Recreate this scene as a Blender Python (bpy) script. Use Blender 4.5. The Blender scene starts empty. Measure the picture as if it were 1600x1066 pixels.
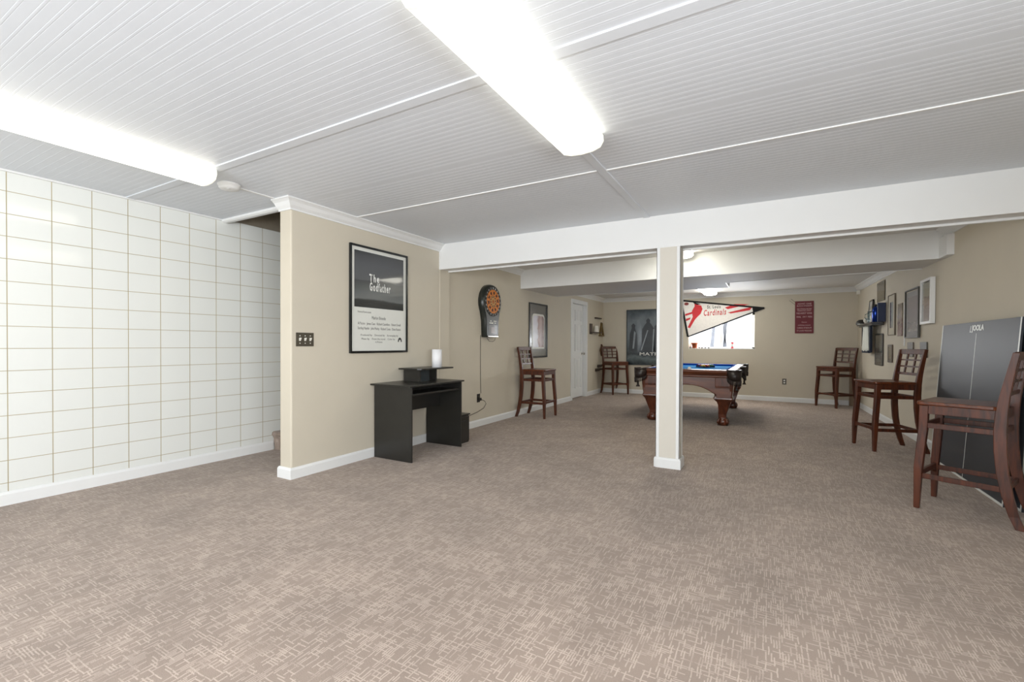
import bpy, bmesh, math, random
from mathutils import Vector, Matrix, Euler
from math import sin, cos, pi, radians
random.seed(7)
C = bpy.context.scene.collection

# ------------------------------------------------------------------ camera
cam = bpy.data.cameras.new('camera')
cam.sensor_width = 36.0
cam.lens = 709.3 * 36.0 / 1600.0
cam.shift_y = 12.1 / 1600.0
cam.clip_start = 0.05
camo = bpy.data.objects.new('camera', cam); C.objects.link(camo)
_yaw, _pit, _rol = radians(29.463), radians(-0.513), radians(0.208)
_f = Vector((-sin(_yaw), cos(_yaw), 0)); _r = Vector((cos(_yaw), sin(_yaw), 0)); _u = Vector((0, 0, 1))
_f, _u = cos(_pit) * _f + sin(_pit) * _u, -sin(_pit) * _f + cos(_pit) * _u
_r, _u = cos(_rol) * _r + sin(_rol) * _u, -sin(_rol) * _r + cos(_rol) * _u
M = Matrix((( _r.x, _u.x, -_f.x, 0), (_r.y, _u.y, -_f.y, 0), (_r.z, _u.z, -_f.z, 1.2), (0, 0, 0, 1)))
camo.matrix_world = M
bpy.context.scene.camera = camo

# ------------------------------------------------------------------ world, exposure, daylight
w = bpy.data.worlds.new('world'); bpy.context.scene.world = w; w.use_nodes = True
bg = w.node_tree.nodes['Background']; bg.inputs[0].default_value = (0.92, 0.95, 1.0, 1); bg.inputs[1].default_value = 1.25
vs = bpy.context.scene.view_settings
vs.view_transform = 'Standard'; vs.look = 'None'; vs.gamma = 1; vs.use_curve_mapping = False
vs.exposure = 0.5

DAY = (0.93, 0.965, 1.0)
def area_light(name, loc, rot, sx, sy, power, col):
    l = bpy.data.lights.new(name, 'AREA'); l.shape = 'RECTANGLE'; l.size = sx; l.size_y = sy
    l.energy = power; l.color = col
    o = bpy.data.objects.new(name, l); C.objects.link(o); o.location = loc; o.rotation_euler = rot
    return o
# front and side: fill daylight added at unseen windows; back: the small far window
area_light('added_daylight_front', (-1.6, -2.68, 1.35), (radians(112), 0, 0), 4.2, 1.6, 130, DAY)
area_light('added_daylight_side', (1.80, -0.7, 1.5), (radians(105), 0, radians(90)), 3.0, 1.15, 120, DAY)
area_light('daylight_back', (-0.95, 11.38, 1.53), (radians(-90), 0, 0), 1.3, 0.75, 30, DAY)
LAMP = 2.1         # strength of the fluorescent diffusers

# ------------------------------------------------------------------ materials
def lin(c):
    return tuple((x / 12.92 if x <= 0.04045 else ((x + 0.055) / 1.055) ** 2.4) for x in c)
def srgb(r, g, b): return lin((r / 255, g / 255, b / 255))
MATS = {}
def mat(name, rgb, rough=0.5, metal=0.0, spec=0.5, var=0.04, scale=30, coat=0.0, bump=0.0, sheen=0.0, transmission=0.0):
    if name in MATS: return MATS[name]
    m = bpy.data.materials.new(name); m.use_nodes = True
    nt = m.node_tree; b = nt.nodes['Principled BSDF']
    c = srgb(*rgb)
    tc = nt.nodes.new('ShaderNodeTexCoord'); n = nt.nodes.new('ShaderNodeTexNoise')
    n.inputs['Scale'].default_value = scale; n.inputs['Detail'].default_value = 3
    nt.links.new(tc.outputs['Object'], n.inputs['Vector'])
    r = nt.nodes.new('ShaderNodeValToRGB')
    lo = tuple(x * (1 - var) for x in c); hi = tuple(min(1, x * (1 + var)) for x in c)
    r.color_ramp.elements[0].position = 0.3; r.color_ramp.elements[1].position = 0.7
    r.color_ramp.elements[0].color = (*lo, 1); r.color_ramp.elements[1].color = (*hi, 1)
    nt.links.new(n.outputs['Fac'], r.inputs['Fac']); nt.links.new(r.outputs['Color'], b.inputs['Base Color'])
    b.inputs['Roughness'].default_value = rough; b.inputs['Metallic'].default_value = metal
    b.inputs['Specular IOR Level'].default_value = spec
    b.inputs['Coat Weight'].default_value = coat; b.inputs['Coat Roughness'].default_value = 0.12
    b.inputs['Sheen Weight'].default_value = sheen
    b.inputs['Transmission Weight'].default_value = transmission
    if bump:
        bp = nt.nodes.new('ShaderNodeBump'); bp.inputs['Strength'].default_value = bump; bp.inputs['Distance'].default_value = 0.002
        nt.links.new(n.outputs['Fac'], bp.inputs['Height']); nt.links.new(bp.outputs['Normal'], b.inputs['Normal'])
    MATS[name] = m
    return m
def wood(name, dark, light, rough=0.3, axis=2, scale=14, coat=0.3):
    if name in MATS: return MATS[name]
    m = bpy.data.materials.new(name); m.use_nodes = True
    nt = m.node_tree; b = nt.nodes['Principled BSDF']
    tc = nt.nodes.new('ShaderNodeTexCoord'); mp = nt.nodes.new('ShaderNodeMapping')
    s = [scale] * 3; s[axis] = scale * 0.12; mp.inputs['Scale'].default_value = s
    n = nt.nodes.new('ShaderNodeTexNoise'); n.inputs['Scale'].default_value = 2.5; n.inputs['Detail'].default_value = 6; n.inputs['Distortion'].default_value = 0.6
    r = nt.nodes.new('ShaderNodeValToRGB'); r.color_ramp.elements[0].position = 0.3; r.color_ramp.elements[1].position = 0.72
    r.color_ramp.elements[0].color = (*srgb(*dark), 1); r.color_ramp.elements[1].color = (*srgb(*light), 1)
    nt.links.new(tc.outputs['Object'], mp.inputs['Vector']); nt.links.new(mp.outputs['Vector'], n.inputs['Vector'])
    nt.links.new(n.outputs['Fac'], r.inputs['Fac']); nt.links.new(r.outputs['Color'], b.inputs['Base Color'])
    b.inputs['Roughness'].default_value = rough; b.inputs['Coat Weight'].default_value = coat; b.inputs['Coat Roughness'].default_value = 0.15
    MATS[name] = m
    return m
def emit(name, rgb, s):
    m = bpy.data.materials.new(name); m.use_nodes = True
    b = m.node_tree.nodes['Principled BSDF']
    b.inputs['Base Color'].default_value = (0.9, 0.9, 0.86, 1); b.inputs['Emission Color'].default_value = (*rgb, 1)
    b.inputs['Emission Strength'].default_value = s
    MATS[name] = m; return m

paint = mat('wall_paint', (203, 195, 178), 0.75, var=0.015, scale=3, bump=0.03)
paint_far = paint
white = mat('white_trim_paint', (228, 229, 228), 0.38, var=0.008, scale=5)
ceil_m = mat('ceiling_paint', (217, 222, 228), 0.45, var=0.01, scale=4)
plain_ceil = mat('flat_ceiling_paint', (222, 221, 217), 0.6, var=0.01, scale=4)
blk = mat('black_laminate', (38, 37, 34), 0.33, var=0.08, scale=8)
blk_metal = mat('black_plastic', (36, 36, 36), 0.3, var=0.05)
stool_w = wood('stool_walnut', (50, 20, 6), (96, 44, 17), 0.4, 2, 16, 0.08)
stool_s = wood('stool_seat_walnut', (66, 28, 8), (116, 56, 22), 0.32, 0, 12, 0.25)
pool_w = wood('cherry_wood', (68, 32, 16), (112, 60, 34), 0.32, 0, 8, 0.25)
pool_wv = wood('cherry_wood_leg', (58, 26, 14), (98, 48, 27), 0.28, 2, 9, 0.3)
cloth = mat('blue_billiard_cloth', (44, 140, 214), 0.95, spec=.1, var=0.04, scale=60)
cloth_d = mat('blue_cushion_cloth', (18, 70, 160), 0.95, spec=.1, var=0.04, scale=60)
leather = mat('black_leather', (38, 30, 27), 0.4, var=0.2, scale=40, bump=0.3)
brown_plate = mat('brown_plate', (76, 70, 58), 0.35, var=0.05)
ivory = mat('ivory_plastic', (232, 230, 220), 0.35, var=0.01)
chrome = mat('satin_nickel', (190, 186, 178), 0.25, metal=1.0, var=0.02)
lampm = emit('lamp_diffuser', (1.0, 0.955, 0.80), LAMP)
lamp_rear = emit('rear_lamp_diffuser', (1.0, 0.965, 0.84), LAMP * 5.2)
housing = mat('lamp_housing', (240, 240, 228), 0.4, var=0.01)
glass = mat('clear_glass', (255, 255, 255), 0.02, var=0.0, transmission=1.0)
m_ = glass.node_tree.nodes['Principled BSDF']; m_.inputs['IOR'].default_value = 1.1

def carpet_mat():
    m = bpy.data.materials.new('taupe_carpet'); m.use_nodes = True
    nt = m.node_tree; N = nt.nodes; L = nt.links; b = N['Principled BSDF']
    geo = N.new('ShaderNodeNewGeometry'); sep = N.new('ShaderNodeSeparateXYZ')
    wn = N.new('ShaderNodeTexNoise'); wn.inputs['Scale'].default_value = 18; wn.inputs['Detail'].default_value = 2
    wa = N.new('ShaderNodeVectorMath'); wa.operation = 'MULTIPLY_ADD'; wa.inputs[1].default_value = (0.009,) * 3
    L.new(geo.outputs['Position'], wn.inputs['Vector']); L.new(wn.outputs['Color'], wa.inputs[0]); L.new(geo.outputs['Position'], wa.inputs[2])
    L.new(wa.outputs[0], sep.inputs[0])
    def math(op, a, bb=None, c=None):
        n = N.new('ShaderNodeMath'); n.operation = op
        for i, v in enumerate((a, bb, c)):
            if v is None: continue
            if isinstance(v, (int, float)): n.inputs[i].default_value = v
            else: L.new(v, n.inputs[i])
        return n.outputs[0]
    def dashes(across, along, pitch, length, width, prob, seed):
        ci = math('FLOOR', math('DIVIDE', across, pitch))
        w1 = N.new('ShaderNodeTexWhiteNoise'); w1.noise_dimensions = '2D'
        cb = N.new('ShaderNodeCombineXYZ'); L.new(ci, cb.inputs[0]); cb.inputs[1].default_value = seed; L.new(cb.outputs[0], w1.inputs['Vector'])
        al = math('ADD', math('DIVIDE', along, length), math('MULTIPLY', w1.outputs['Value'], 7.0))
        ri = math('FLOOR', al)
        w2 = N.new('ShaderNodeTexWhiteNoise'); w2.noise_dimensions = '3D'
        cb2 = N.new('ShaderNodeCombineXYZ'); L.new(ci, cb2.inputs[0]); L.new(ri, cb2.inputs[1]); cb2.inputs[2].default_value = seed; L.new(cb2.outputs[0], w2.inputs['Vector'])
        on = math('LESS_THAN', w2.outputs['Value'], prob)
        fr = math('ABSOLUTE', math('SUBTRACT', math('FRACT', math('DIVIDE', across, pitch)), 0.5))
        ln = math('SMOOTH_MIN', math('MULTIPLY', math('SUBTRACT', width / pitch / 2, fr), 12.0), 1.0, 0.2)
        ln = math('MAXIMUM', ln, 0.0)
        fe = math('ABSOLUTE', math('SUBTRACT', math('FRACT', al), 0.5))
        en = math('LESS_THAN', fe, 0.46)
        return math('MULTIPLY', math('MULTIPLY', on, ln), en)
    d1 = dashes(sep.outputs[0], sep.outputs[1], 0.0095, 0.060, 0.0058, 0.42, 1.0)
    d2 = dashes(sep.outputs[1], sep.outputs[0], 0.0105, 0.050, 0.0058, 0.32, 5.0)
    d = math('MINIMUM', math('MAXIMUM', d1, d2), 1.0)
    big = N.new('ShaderNodeTexNoise'); big.inputs['Scale'].default_value = 2.2; big.inputs['Detail'].default_value = 3; big.inputs['Distortion'].default_value = 0.8
    L.new(geo.outputs['Position'], big.inputs['Vector'])
    fine = N.new('ShaderNodeTexNoise'); fine.inputs['Scale'].default_value = 260; fine.inputs['Detail'].default_value = 2
    L.new(geo.outputs['Position'], fine.inputs['Vector'])
    mx = N.new('ShaderNodeMix'); mx.data_type = 'RGBA'
    mx.inputs[6].default_value = (*srgb(148, 132, 120), 1); mx.inputs[7].default_value = (*srgb(181, 164, 151), 1)
    pn_ = N.new('ShaderNodeTexNoise'); pn_.inputs['Scale'].default_value = 9; pn_.inputs['Detail'].default_value = 2; L.new(geo.outputs['Position'], pn_.inputs['Vector'])
    d = math('MULTIPLY', d, math('MINIMUM', math('MAXIMUM', math('MULTIPLY_ADD', pn_.outputs['Fac'], 3.0, -.6), .35), 1.0))
    L.new(d, mx.inputs[0])
    v = math('ADD', math('MULTIPLY', math('SUBTRACT', big.outputs['Fac'], 0.5), 0.55), math('ADD', math('MULTIPLY', math('SUBTRACT', fine.outputs['Fac'], 0.5), 0.35), 1.0))
    hs = N.new('ShaderNodeHueSaturation'); L.new(v, hs.inputs['Value']); L.new(mx.outputs[2], hs.inputs['Color'])
    L.new(hs.outputs['Color'], b.inputs['Base Color'])
    b.inputs['Roughness'].default_value = 0.95; b.inputs['Specular IOR Level'].default_value = 0.15; b.inputs['Sheen Weight'].default_value = 0.15
    bp = N.new('ShaderNodeBump'); bp.inputs['Strength'].default_value = 0.35; bp.inputs['Distance'].default_value = 0.004
    L.new(math('ADD', math('MULTIPLY', d, 0.6), fine.outputs['Fac']), bp.inputs['Height']); L.new(bp.outputs['Normal'], b.inputs['Normal'])
    MATS['carpet'] = m; return m
carpet = carpet_mat()

def tile_mat():
    m = bpy.data.materials.new('white_wall_tile'); m.use_nodes = True
    nt = m.node_tree; N = nt.nodes; L = nt.links; b = N['Principled BSDF']
    geo = N.new('ShaderNodeNewGeometry'); sep = N.new('ShaderNodeSeparateXYZ'); L.new(geo.outputs['Position'], sep.inputs[0])
    def math(op, a, bb=None):
        n = N.new('ShaderNodeMath'); n.operation = op
        for i, v in enumerate((a, bb)):
            if v is None: continue
            if isinstance(v, (int, float)): n.inputs[i].default_value = v
            else: L.new(v, n.inputs[i])
        return n.outputs[0]
    def grout(co, off, pitch, wd):
        f = math('FRACT', math('ADD', math('DIVIDE', math('SUBTRACT', co, off), pitch), 100.5))
        return math('DIVIDE', math('ABSOLUTE', math('SUBTRACT', f, 0.5)), wd / pitch / 2)
    gy = grout(sep.outputs[1], 1.087, 0.2432, 0.0065); gz = grout(sep.outputs[2], 0.163, 0.1659, 0.0055)
    g = math('MINIMUM', math('MINIMUM', gy, gz), 1.0)
    sm = N.new('ShaderNodeMapRange'); sm.inputs['From Min'].default_value = 0.7; sm.inputs['From Max'].default_value = 1.0; L.new(g, sm.inputs['Value'])
    no = N.new('ShaderNodeTexNoise'); no.inputs['Scale'].default_value = 2.0; L.new(geo.outputs['Position'], no.inputs['Vector'])
    gc = N.new('ShaderNodeMix'); gc.data_type = 'RGBA'; gc.inputs[6].default_value = (*srgb(150, 140, 112), 1); gc.inputs[7].default_value = (*srgb(186, 174, 140), 1); L.new(no.outputs['Fac'], gc.inputs[0])
    mx = N.new('ShaderNodeMix'); mx.data_type = 'RGBA'; L.new(sm.outputs[0], mx.inputs[0]); L.new(gc.outputs[2], mx.inputs[6]); mx.inputs[7].default_value = (*srgb(225, 227, 223), 1)
    L.new(mx.outputs[2], b.inputs['Base Color'])
    rr = N.new('ShaderNodeMapRange'); rr.inputs['To Min'].default_value = 0.8; rr.inputs['To Max'].default_value = 0.075; L.new(sm.outputs[0], rr.inputs['Value']); L.new(rr.outputs[0], b.inputs['Roughness'])
    # each glazed tile is very slightly pillowed
    bp = N.new('ShaderNodeBump'); bp.inputs['Strength'].default_value = 0.3; bp.inputs['Distance'].default_value = 0.002
    hh = math('ADD', sm.outputs[0], math('MULTIPLY', no.outputs['Fac'], 0.6))
    L.new(hh, bp.inputs['Height']); L.new(bp.outputs['Normal'], b.inputs['Normal'])
    MATS['tile'] = m; return m
tile = tile_mat()

# ------------------------------------------------------------------ mesh helpers
class MB:
    def __init__(s): s.v = []; s.f = []; s.smooth = []
    def add(s, vs_, fs, smooth=False):
        o = len(s.v); s.v += [tuple(v) for v in vs_]; s.f += [tuple(i + o for i in f) for f in fs]; s.smooth += [smooth] * len(fs)
    def box(s, x0, x1, y0, y1, z0, z1, mtx=None):
        vs_ = [Vector((x, y, z)) for z in (z0, z1) for y in (y0, y1) for x in (x0, x1)]
        if mtx is not None: vs_ = [mtx @ v for v in vs_]
        s.add(vs_, [(0, 2, 3, 1), (4, 5, 7, 6), (0, 1, 5, 4), (2, 6, 7, 3), (0, 4, 6, 2), (1, 3, 7, 5)]); return s
    def prism(s, poly, a, b, axis='y', smooth=False):
        # poly in the two other axes, extruded from a to b
        def P(u, v, t):
            return {'y': (u, t, v), 'x': (t, u, v), 'z': (u, v, t)}[axis]
        n = len(poly)
        vs_ = [P(u, v, a) for u, v in poly] + [P(u, v, b) for u, v in poly]
        s.add(vs_, [tuple(range(n)), tuple(range(2 * n - 1, n - 1, -1))])
        s.add(vs_, [(i, i + n, (i + 1) % n + n, (i + 1) % n) for i in range(n)], smooth); return s
    def tube(s, pts, r, n=8, cap=True):
        pts = [Vector(p) for p in pts]; rs = r if isinstance(r, (list, tuple)) else [r] * len(pts)
        rings = []; up = Vector((0, 0, 1))
        for i, p in enumerate(pts):
            t = (pts[min(i + 1, len(pts) - 1)] - pts[max(i - 1, 0)]).normalized()
            a = up.cross(t)
            if a.length < 1e-3: a = Vector((1, 0, 0)).cross(t)
            a.normalize(); b = t.cross(a)
            rings.append([p + (a * cos(2 * pi * k / n) + b * sin(2 * pi * k / n)) * rs[i] for k in range(n)])
        vs_ = [v for R_ in rings for v in R_]
        fs = [(i * n + k, i * n + (k + 1) % n, (i + 1) * n + (k + 1) % n, (i + 1) * n + k) for i in range(len(pts) - 1) for k in range(n)]
        s.add(vs_, fs, True)
        if cap: s.add(vs_, [tuple(range(n - 1, -1, -1)), tuple((len(pts) - 1) * n + k for k in range(n))])
        return s
    def lathe(s, prof, cx=0, cy=0, n=20):
        vs_ = [(cx + r * cos(2 * pi * k / n), cy + r * sin(2 * pi * k / n), z) for r, z in prof for k in range(n)]
        m = len(prof)
        s.add(vs_, [(i * n + k, i * n + (k + 1) % n, (i + 1) * n + (k + 1) % n, (i + 1) * n + k) for i in range(m - 1) for k in range(n)], True)
        s.add(vs_, [tuple(range(n - 1, -1, -1)), tuple((m - 1) * n + k for k in range(n))]); return s
    def bar(s, pts, wx, wy, caps=True):
        # rectangular section sweep, pts = (x,y,z), section widths along the local x / y axes (lists allowed)
        n = len(pts)
        wx = wx if isinstance(wx, (list, tuple)) else [wx] * n; wy = wy if isinstance(wy, (list, tuple)) else [wy] * n
        vs_ = []
        for (x, y, z), a, b in zip(pts, wx, wy):
            vs_ += [(x - a / 2, y - b / 2, z), (x + a / 2, y - b / 2, z), (x + a / 2, y + b / 2, z), (x - a / 2, y + b / 2, z)]
        fs = [(i * 4 + k, i * 4 + (k + 1) % 4, (i + 1) * 4 + (k + 1) % 4, (i + 1) * 4 + k) for i in range(n - 1) for k in range(4)]
        s.add(vs_, fs, False)
        s.add(vs_, [(3, 2, 1, 0), tuple((n - 1) * 4 + k for k in range(4))]); return s
    def build(s, name, m, parent=None, bevel=0, loc=None, seg=2):
        me = bpy.data.meshes.new(name); me.from_pydata(s.v, [], s.f)
        me.polygons.foreach_set('use_smooth', s.smooth)
        bm = bmesh.new(); bm.from_mesh(me); bmesh.ops.remove_doubles(bm, verts=bm.verts, dist=1e-5); bmesh.ops.recalc_face_normals(bm, faces=bm.faces); bm.to_mesh(me); bm.free()
        me.materials.append(m)
        o = bpy.data.objects.new(name, me); C.objects.link(o)
        if parent is not None: o.parent = parent
        if loc is not None: o.location = loc
        if bevel:
            bv = o.modifiers.new('bevel', 'BEVEL'); bv.width = bevel; bv.segments = seg; bv.limit_method = 'ANGLE'; bv.angle_limit = radians(35)
            bv.harden_normals = False
        return o
def thing(name, label, cat, loc, rz=0, group=None):
    o = bpy.data.objects.new(name, None); C.objects.link(o); o.location = loc; o.rotation_euler = (0, 0, rz); o.empty_display_size = 0.1
    return tag(o, label, cat, group)
def tag(o, label, cat, group=None, kind=None):
    o['label'] = label; o['category'] = cat
    if group: o['group'] = group
    if kind: o['kind'] = kind
    return o
def struct(o, label=None, cat=None):
    o['kind'] = 'structure'
    if label: o['label'] = label
    if cat: o['category'] = cat
    return o
def text(body, m, parent, cx, cz, width, height, y=-0.001, name='lettering', thick=0.0004, italic=0, rot=0, label=None, bold=0.0):
    cu = bpy.data.curves.new('t', 'FONT'); cu.body = body; cu.align_x = 'CENTER'; cu.extrude = 0.0; cu.offset = bold; cu.space_character = 1 + bold * 12; cu.resolution_u = 2
    if italic: cu.shear = italic
    o = bpy.data.objects.new('t', cu); C.objects.link(o)
    dg = bpy.context.evaluated_depsgraph_get(); me = bpy.data.meshes.new_from_object(o.evaluated_get(dg))
    C.objects.unlink(o); bpy.data.objects.remove(o)
    xs = [v.co.x for v in me.vertices]; ys = [v.co.y for v in me.vertices]
    x0, x1, y0, y1 = min(xs), max(xs), min(ys), max(ys)
    for v in me.vertices:
        a = ((v.co.x - x0) / (x1 - x0) - .5) * width; b = ((v.co.y - y0) / (y1 - y0) - .5) * height
        v.co = (cx + a * cos(rot) - b * sin(rot), y, cz + a * sin(rot) + b * cos(rot))
    bm = bmesh.new(); bm.from_mesh(me)
    ex = bmesh.ops.extrude_face_region(bm, geom=bm.faces[:])
    for v in [g for g in ex['geom'] if isinstance(g, bmesh.types.BMVert)]: v.co.y += thick
    bmesh.ops.recalc_face_normals(bm, faces=bm.faces); bm.to_mesh(me); bm.free()
    me.name = name; me.materials.clear(); me.materials.append(m)
    t = bpy.data.objects.new(name, me); C.objects.link(t); t.parent = parent
    if label: t['label'] = label
    return t
def merge_meshes(objs, name):
    a = objs[0]; bm = bmesh.new()
    for o in objs: bm.from_mesh(o.data)
    bm.to_mesh(a.data); bm.free()
    for o in objs[1:]: bpy.data.objects.remove(o)
    a.name = name
    return a
def moulding(name, path, prof, m, closed=False):
    """sweep prof (out, z) along a 2-D path with mitred corners; out is to the right of travel"""
    n = len(path); P = [Vector(p) for p in path]; offs = []
    for i in range(n):
        ds = []
        if i > 0: ds.append((P[i] - P[i - 1]).normalized())
        if i < n - 1: ds.append((P[i + 1] - P[i]).normalized())
        ns = [Vector((d.y, -d.x)) for d in ds]
        if len(ns) == 1: offs.append(ns[0])
        else:
            b = (ns[0] + ns[1]); offs.append(b * (1 / (1 + ns[0].dot(ns[1]))))
    mb = MB(); k = len(prof); vs_ = []
    for p, of in zip(P, offs):
        for out, z in prof: q = p + of * out; vs_.append((q.x, q.y, z))
    fs = [(i * k + j, i * k + (j + 1) % k, (i + 1) * k + (j + 1) % k, (i + 1) * k + j) for i in range(n - 1) for j in range(k)]
    mb.add(vs_, fs); mb.add(vs_, [tuple(range(k)), tuple((n - 1) * k + j for j in range(k - 1, -1, -1))])
    return mb.build(name, m)

# ------------------------------------------------------------------ the room
XT, XP, XL, XR = -4.9, -3.67, -3.70, 1.60       # tile wall, partition face, left wall, right wall
YF, YB1, YB1b, YB = -2.7, 4.60, 4.81, 11.30      # front wall, beam front/back, far wall
def XRA(y): return 1.68 - (y - 6.0) * .024      # the right wall runs very slightly out of square
ZC, ZM, ZF = 2.475, 2.472, 2.38                   # ceilings: main, between beams, far
ZB = 2.155                                       # underside of beams

fl = MB().box(-5.1, 2.0, -2.9, 11.5, -0.06, 0).build('floor', carpet); struct(fl)

# beadboard ceiling of the front room
def bead_profile(y0, y1):
    pts = []; pitch = 0.0487; y = y0; ref = 2.43
    k0 = math.ceil((y0 + 0.01 - ref) / pitch); pts.append((y0, 0))
    while True:
        c = ref + k0 * pitch
        if c > y1 - 0.01: break
        pts += [(c - .0068, 0), (c - .0060, .0005), (c - .0052, .0), (c - .0030, -.0003), (c + .0030, -.0003), (c + .0052, .0), (c + .0060, .0005), (c + .0068, 0)]
        k0 += 1
    pts.append((y1, 0)); return pts
def beads(mb, x0, x1, y0, y1, z):
    p = bead_profile(y0, y1)
    vs_ = [(x, y, z + h) for x in (x0, x1) for y, h in p]; n = len(p)
    mb.add(vs_, [(i, i + 1, n + i + 1, n + i) for i in range(n - 1)])
mb = MB()
beads(mb, XT, 1.93, YF, 2.62, ZC); beads(mb, -3.83, 1.80, 2.62, YB1 + .02, ZC)
mb.box(XT - .2, XR + .5, YF - .2, 2.62, ZC + .006, ZC + .12); mb.box(-3.83, XR + .2, 2.62, YB1b, ZC + .006, ZC + .12)
struct(mb.build('ceiling', ceil_m))
# ceiling battens
def trim_box(i, x0, x1, y0, y1, z0, z1, m=white, bv=0.002, label=None):
    o = MB().box(x0, x1, y0, y1, z0, z1).build('trim_%d' % i, m, bevel=bv); return struct(o, label)
trim_box(1, XT, 1.78, 1.795, 1.862, ZC - .007, ZC + .004, ceil_m)
trim_box(2, -3.60, -1.10, 3.195, 3.212, ZC - .007, ZC + .004, white)
trim_box(3, -1.035, 1.745, 3.215, 3.232, ZC - .007, ZC + .004, white)
trim_box(4, -1.095, -1.035, 2.66, YB1, ZC - .008, ZC + .004, ceil_m)
trim_box(5, -3.79, -3.765, 2.05, 2.45, ZC - .007, ZC + .004, white)
trim_box(6, XT, XT + .02, YF, 2.62, ZC - .014, ZC + .004, white)

# tiled wall, and the stairwell above it
o = MB().box(XT - .12, XT, YF, 7.0, 0, 2.482).build('wall_left', tile); struct(o)
o = MB().box(XT - .14, XT - .02, YF, 7.0, 2.482, 4.6).build('wall_stair_upper', mat('stair_paint_shaded', (150, 140, 124), .8), None); struct(o)  # beige stair wall, with the stairwell shade put into its colour
mb = MB(); mb.box(XT - .14, XP + .1, 2.66, 7.2, 4.6, 4.7); mb.box(XT - .14, XP + .1, 2.5, 2.62, 2.6, 4.7); mb.box(XT - .14, -3.8, 7.0, 7.2, 0, 4.7); mb.box(-3.83, XP + .08, 2.66, 7.2, ZC + .12, 4.6)
struct(mb.build('wall_stairwell', MATS['stair_paint_shaded']))
# header moulding of the stair opening
struct(MB().prism([(2.60, ZC - .018), (2.62, ZC - .03), (2.655, ZC - .03), (2.66, ZC + .13), (2.60, ZC + .0)], XT, -3.84, 'x').build('trim_7', white))
# partition
mb = MB(); mb.box(-3.83, XP, 2.53, YB1b, 0, ZC + .1)
struct(mb.build('wall_partition', paint, bevel=.012))
# pilaster under beam end
struct(MB().box(XP - .02, XP + .006, YB1 + .005, YB1b, 0.1, ZB + .01).build('trim_8', paint, bevel=.003))
# left wall beyond, with the door recess
DY0, DY1, DZ = 9.17, 10.05, 2.13
mb = MB()
mb.box(XL - .15, XL, YB1b - .01, DY0, 0, ZC + .05); mb.box(XL - .15, XL, DY1, YB + .15, 0, ZC + .05); mb.box(XL - .15, XL, DY0, DY1, DZ, ZC + .05)
mb.box(XL - .15, XL - .13, DY0, DY1, 0, DZ)
struct(mb.build('wall_far_left', paint))
# far wall with its window opening
WX0, WX1, WZ0, WZ1 = -1.63, -0.265, 1.125, 1.93
mb = MB()
mb.box(XL - .15, WX0, YB, YB + .2, 0, ZC); mb.box(WX1, XRA(YB) + .02, YB, YB + .2, 0, ZC); mb.box(WX0, WX1, YB, YB + .2, 0, WZ0); mb.box(WX0, WX1, YB, YB + .2, WZ1, ZC)
struct(mb.build('wall_back', paint))
# right wall
mb = MB()
def wr(ya, yb, za, zb): mb.prism([(XRA(ya), ya), (XRA(yb), yb), (2.1, yb), (2.1, ya)], za, zb, 'z')
wr(YF, -2.3, 0, ZC + .05); wr(.9, YB + .2, 0, ZC + .05); wr(-2.3, .9, 0, .85); wr(-2.3, .9, 2.15, ZC + .05)
struct(mb.build('wall_right', paint))
mb = MB()
for y in (-2.3, -1.23, -.17, .84): mb.box(1.90, 1.96, y, y + .06, .85, 2.15)
mb.box(1.90, 1.96, -2.3, .9, .85, .91); mb.box(1.90, 1.96, -2.3, .9, 2.09, 2.15)
struct(mb.build('added_window_3', white))  # unseen side window, added so daylight reaches the partition
# wall behind the camera with an unseen wide window opening added for daylight
mb = MB(); yy = (YF - .2, YF)
mb.box(-5.1, -3.8, *yy, 0, 2.6); mb.box(.6, 2.1, *yy, 0, 2.6); mb.box(-3.8, .6, *yy, 0, .5); mb.box(-3.8, .6, *yy, 2.2, 2.6)
struct(mb.build('wall_front', paint))
mb = MB()
for x in (-3.8, -2.36, -.91, .54): mb.box(x, x + .06, YF - .12, YF - .02, .5, 2.2)
mb.box(-3.8, .6, YF - .12, YF - .02, .5, .56); mb.box(-3.8, .6, YF - .12, YF - .02, 2.14, 2.2)
w2 = mb.build('added_window_2', white); struct(w2)

# ceilings of the rear room
XR = 1.74
mb = MB(); mb.box(XL, XR, YB1b - .02, 7.45, ZM, ZM + .06); struct(mb.build('ceiling_middle', plain_ceil))
mb = MB(); mb.box(XL, XR, 7.2, YB, ZF, ZF + .06); struct(mb.build('ceiling_rear', plain_ceil))

# beams
XR = 1.74
mb = MB(); mb.box(XP, XR, YB1, YB1 + .03, ZB, ZC + .003); mb.box(XP, XR, YB1b - .03, YB1b, ZB - .012, ZC + .003); mb.box(XP, XR, YB1 + .03, YB1b - .03, ZB + .006, ZC + .003)
bo = mb.build('ceiling_beam', white, bevel=.003); struct(bo, 'white boxed ceiling beam carried by the column', 'beam')
struct(MB().box(XP, XP + .03, YB1 - .006, YB1, ZB, ZC - .09).build('trim_9', white, bevel=.002))
y_l, y_r = 6.86, 6.62
mb = MB()
poly = [(XL, y_l), (XR, y_r), (XR, y_r + .75), (-.58, 7.62), (-.58, 8.27), (XL, 8.27)]
mb.prism(poly, ZB + .003, ZF + .05, 'z')
so = mb.build('ceiling_soffit', plain_ceil); struct(so, 'dropped soffit behind the second beam', 'soffit')
mb = MB(); mb.prism([(XL, y_l - .022), (XR, y_r - .022), (XR, y_r), (XL, y_l)], ZB, ZM + .003, 'z')
b2 = mb.build('ceiling_beam', white, bevel=.003); struct(b2, 'second white beam farther back in front of the soffit', 'beam')
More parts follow.
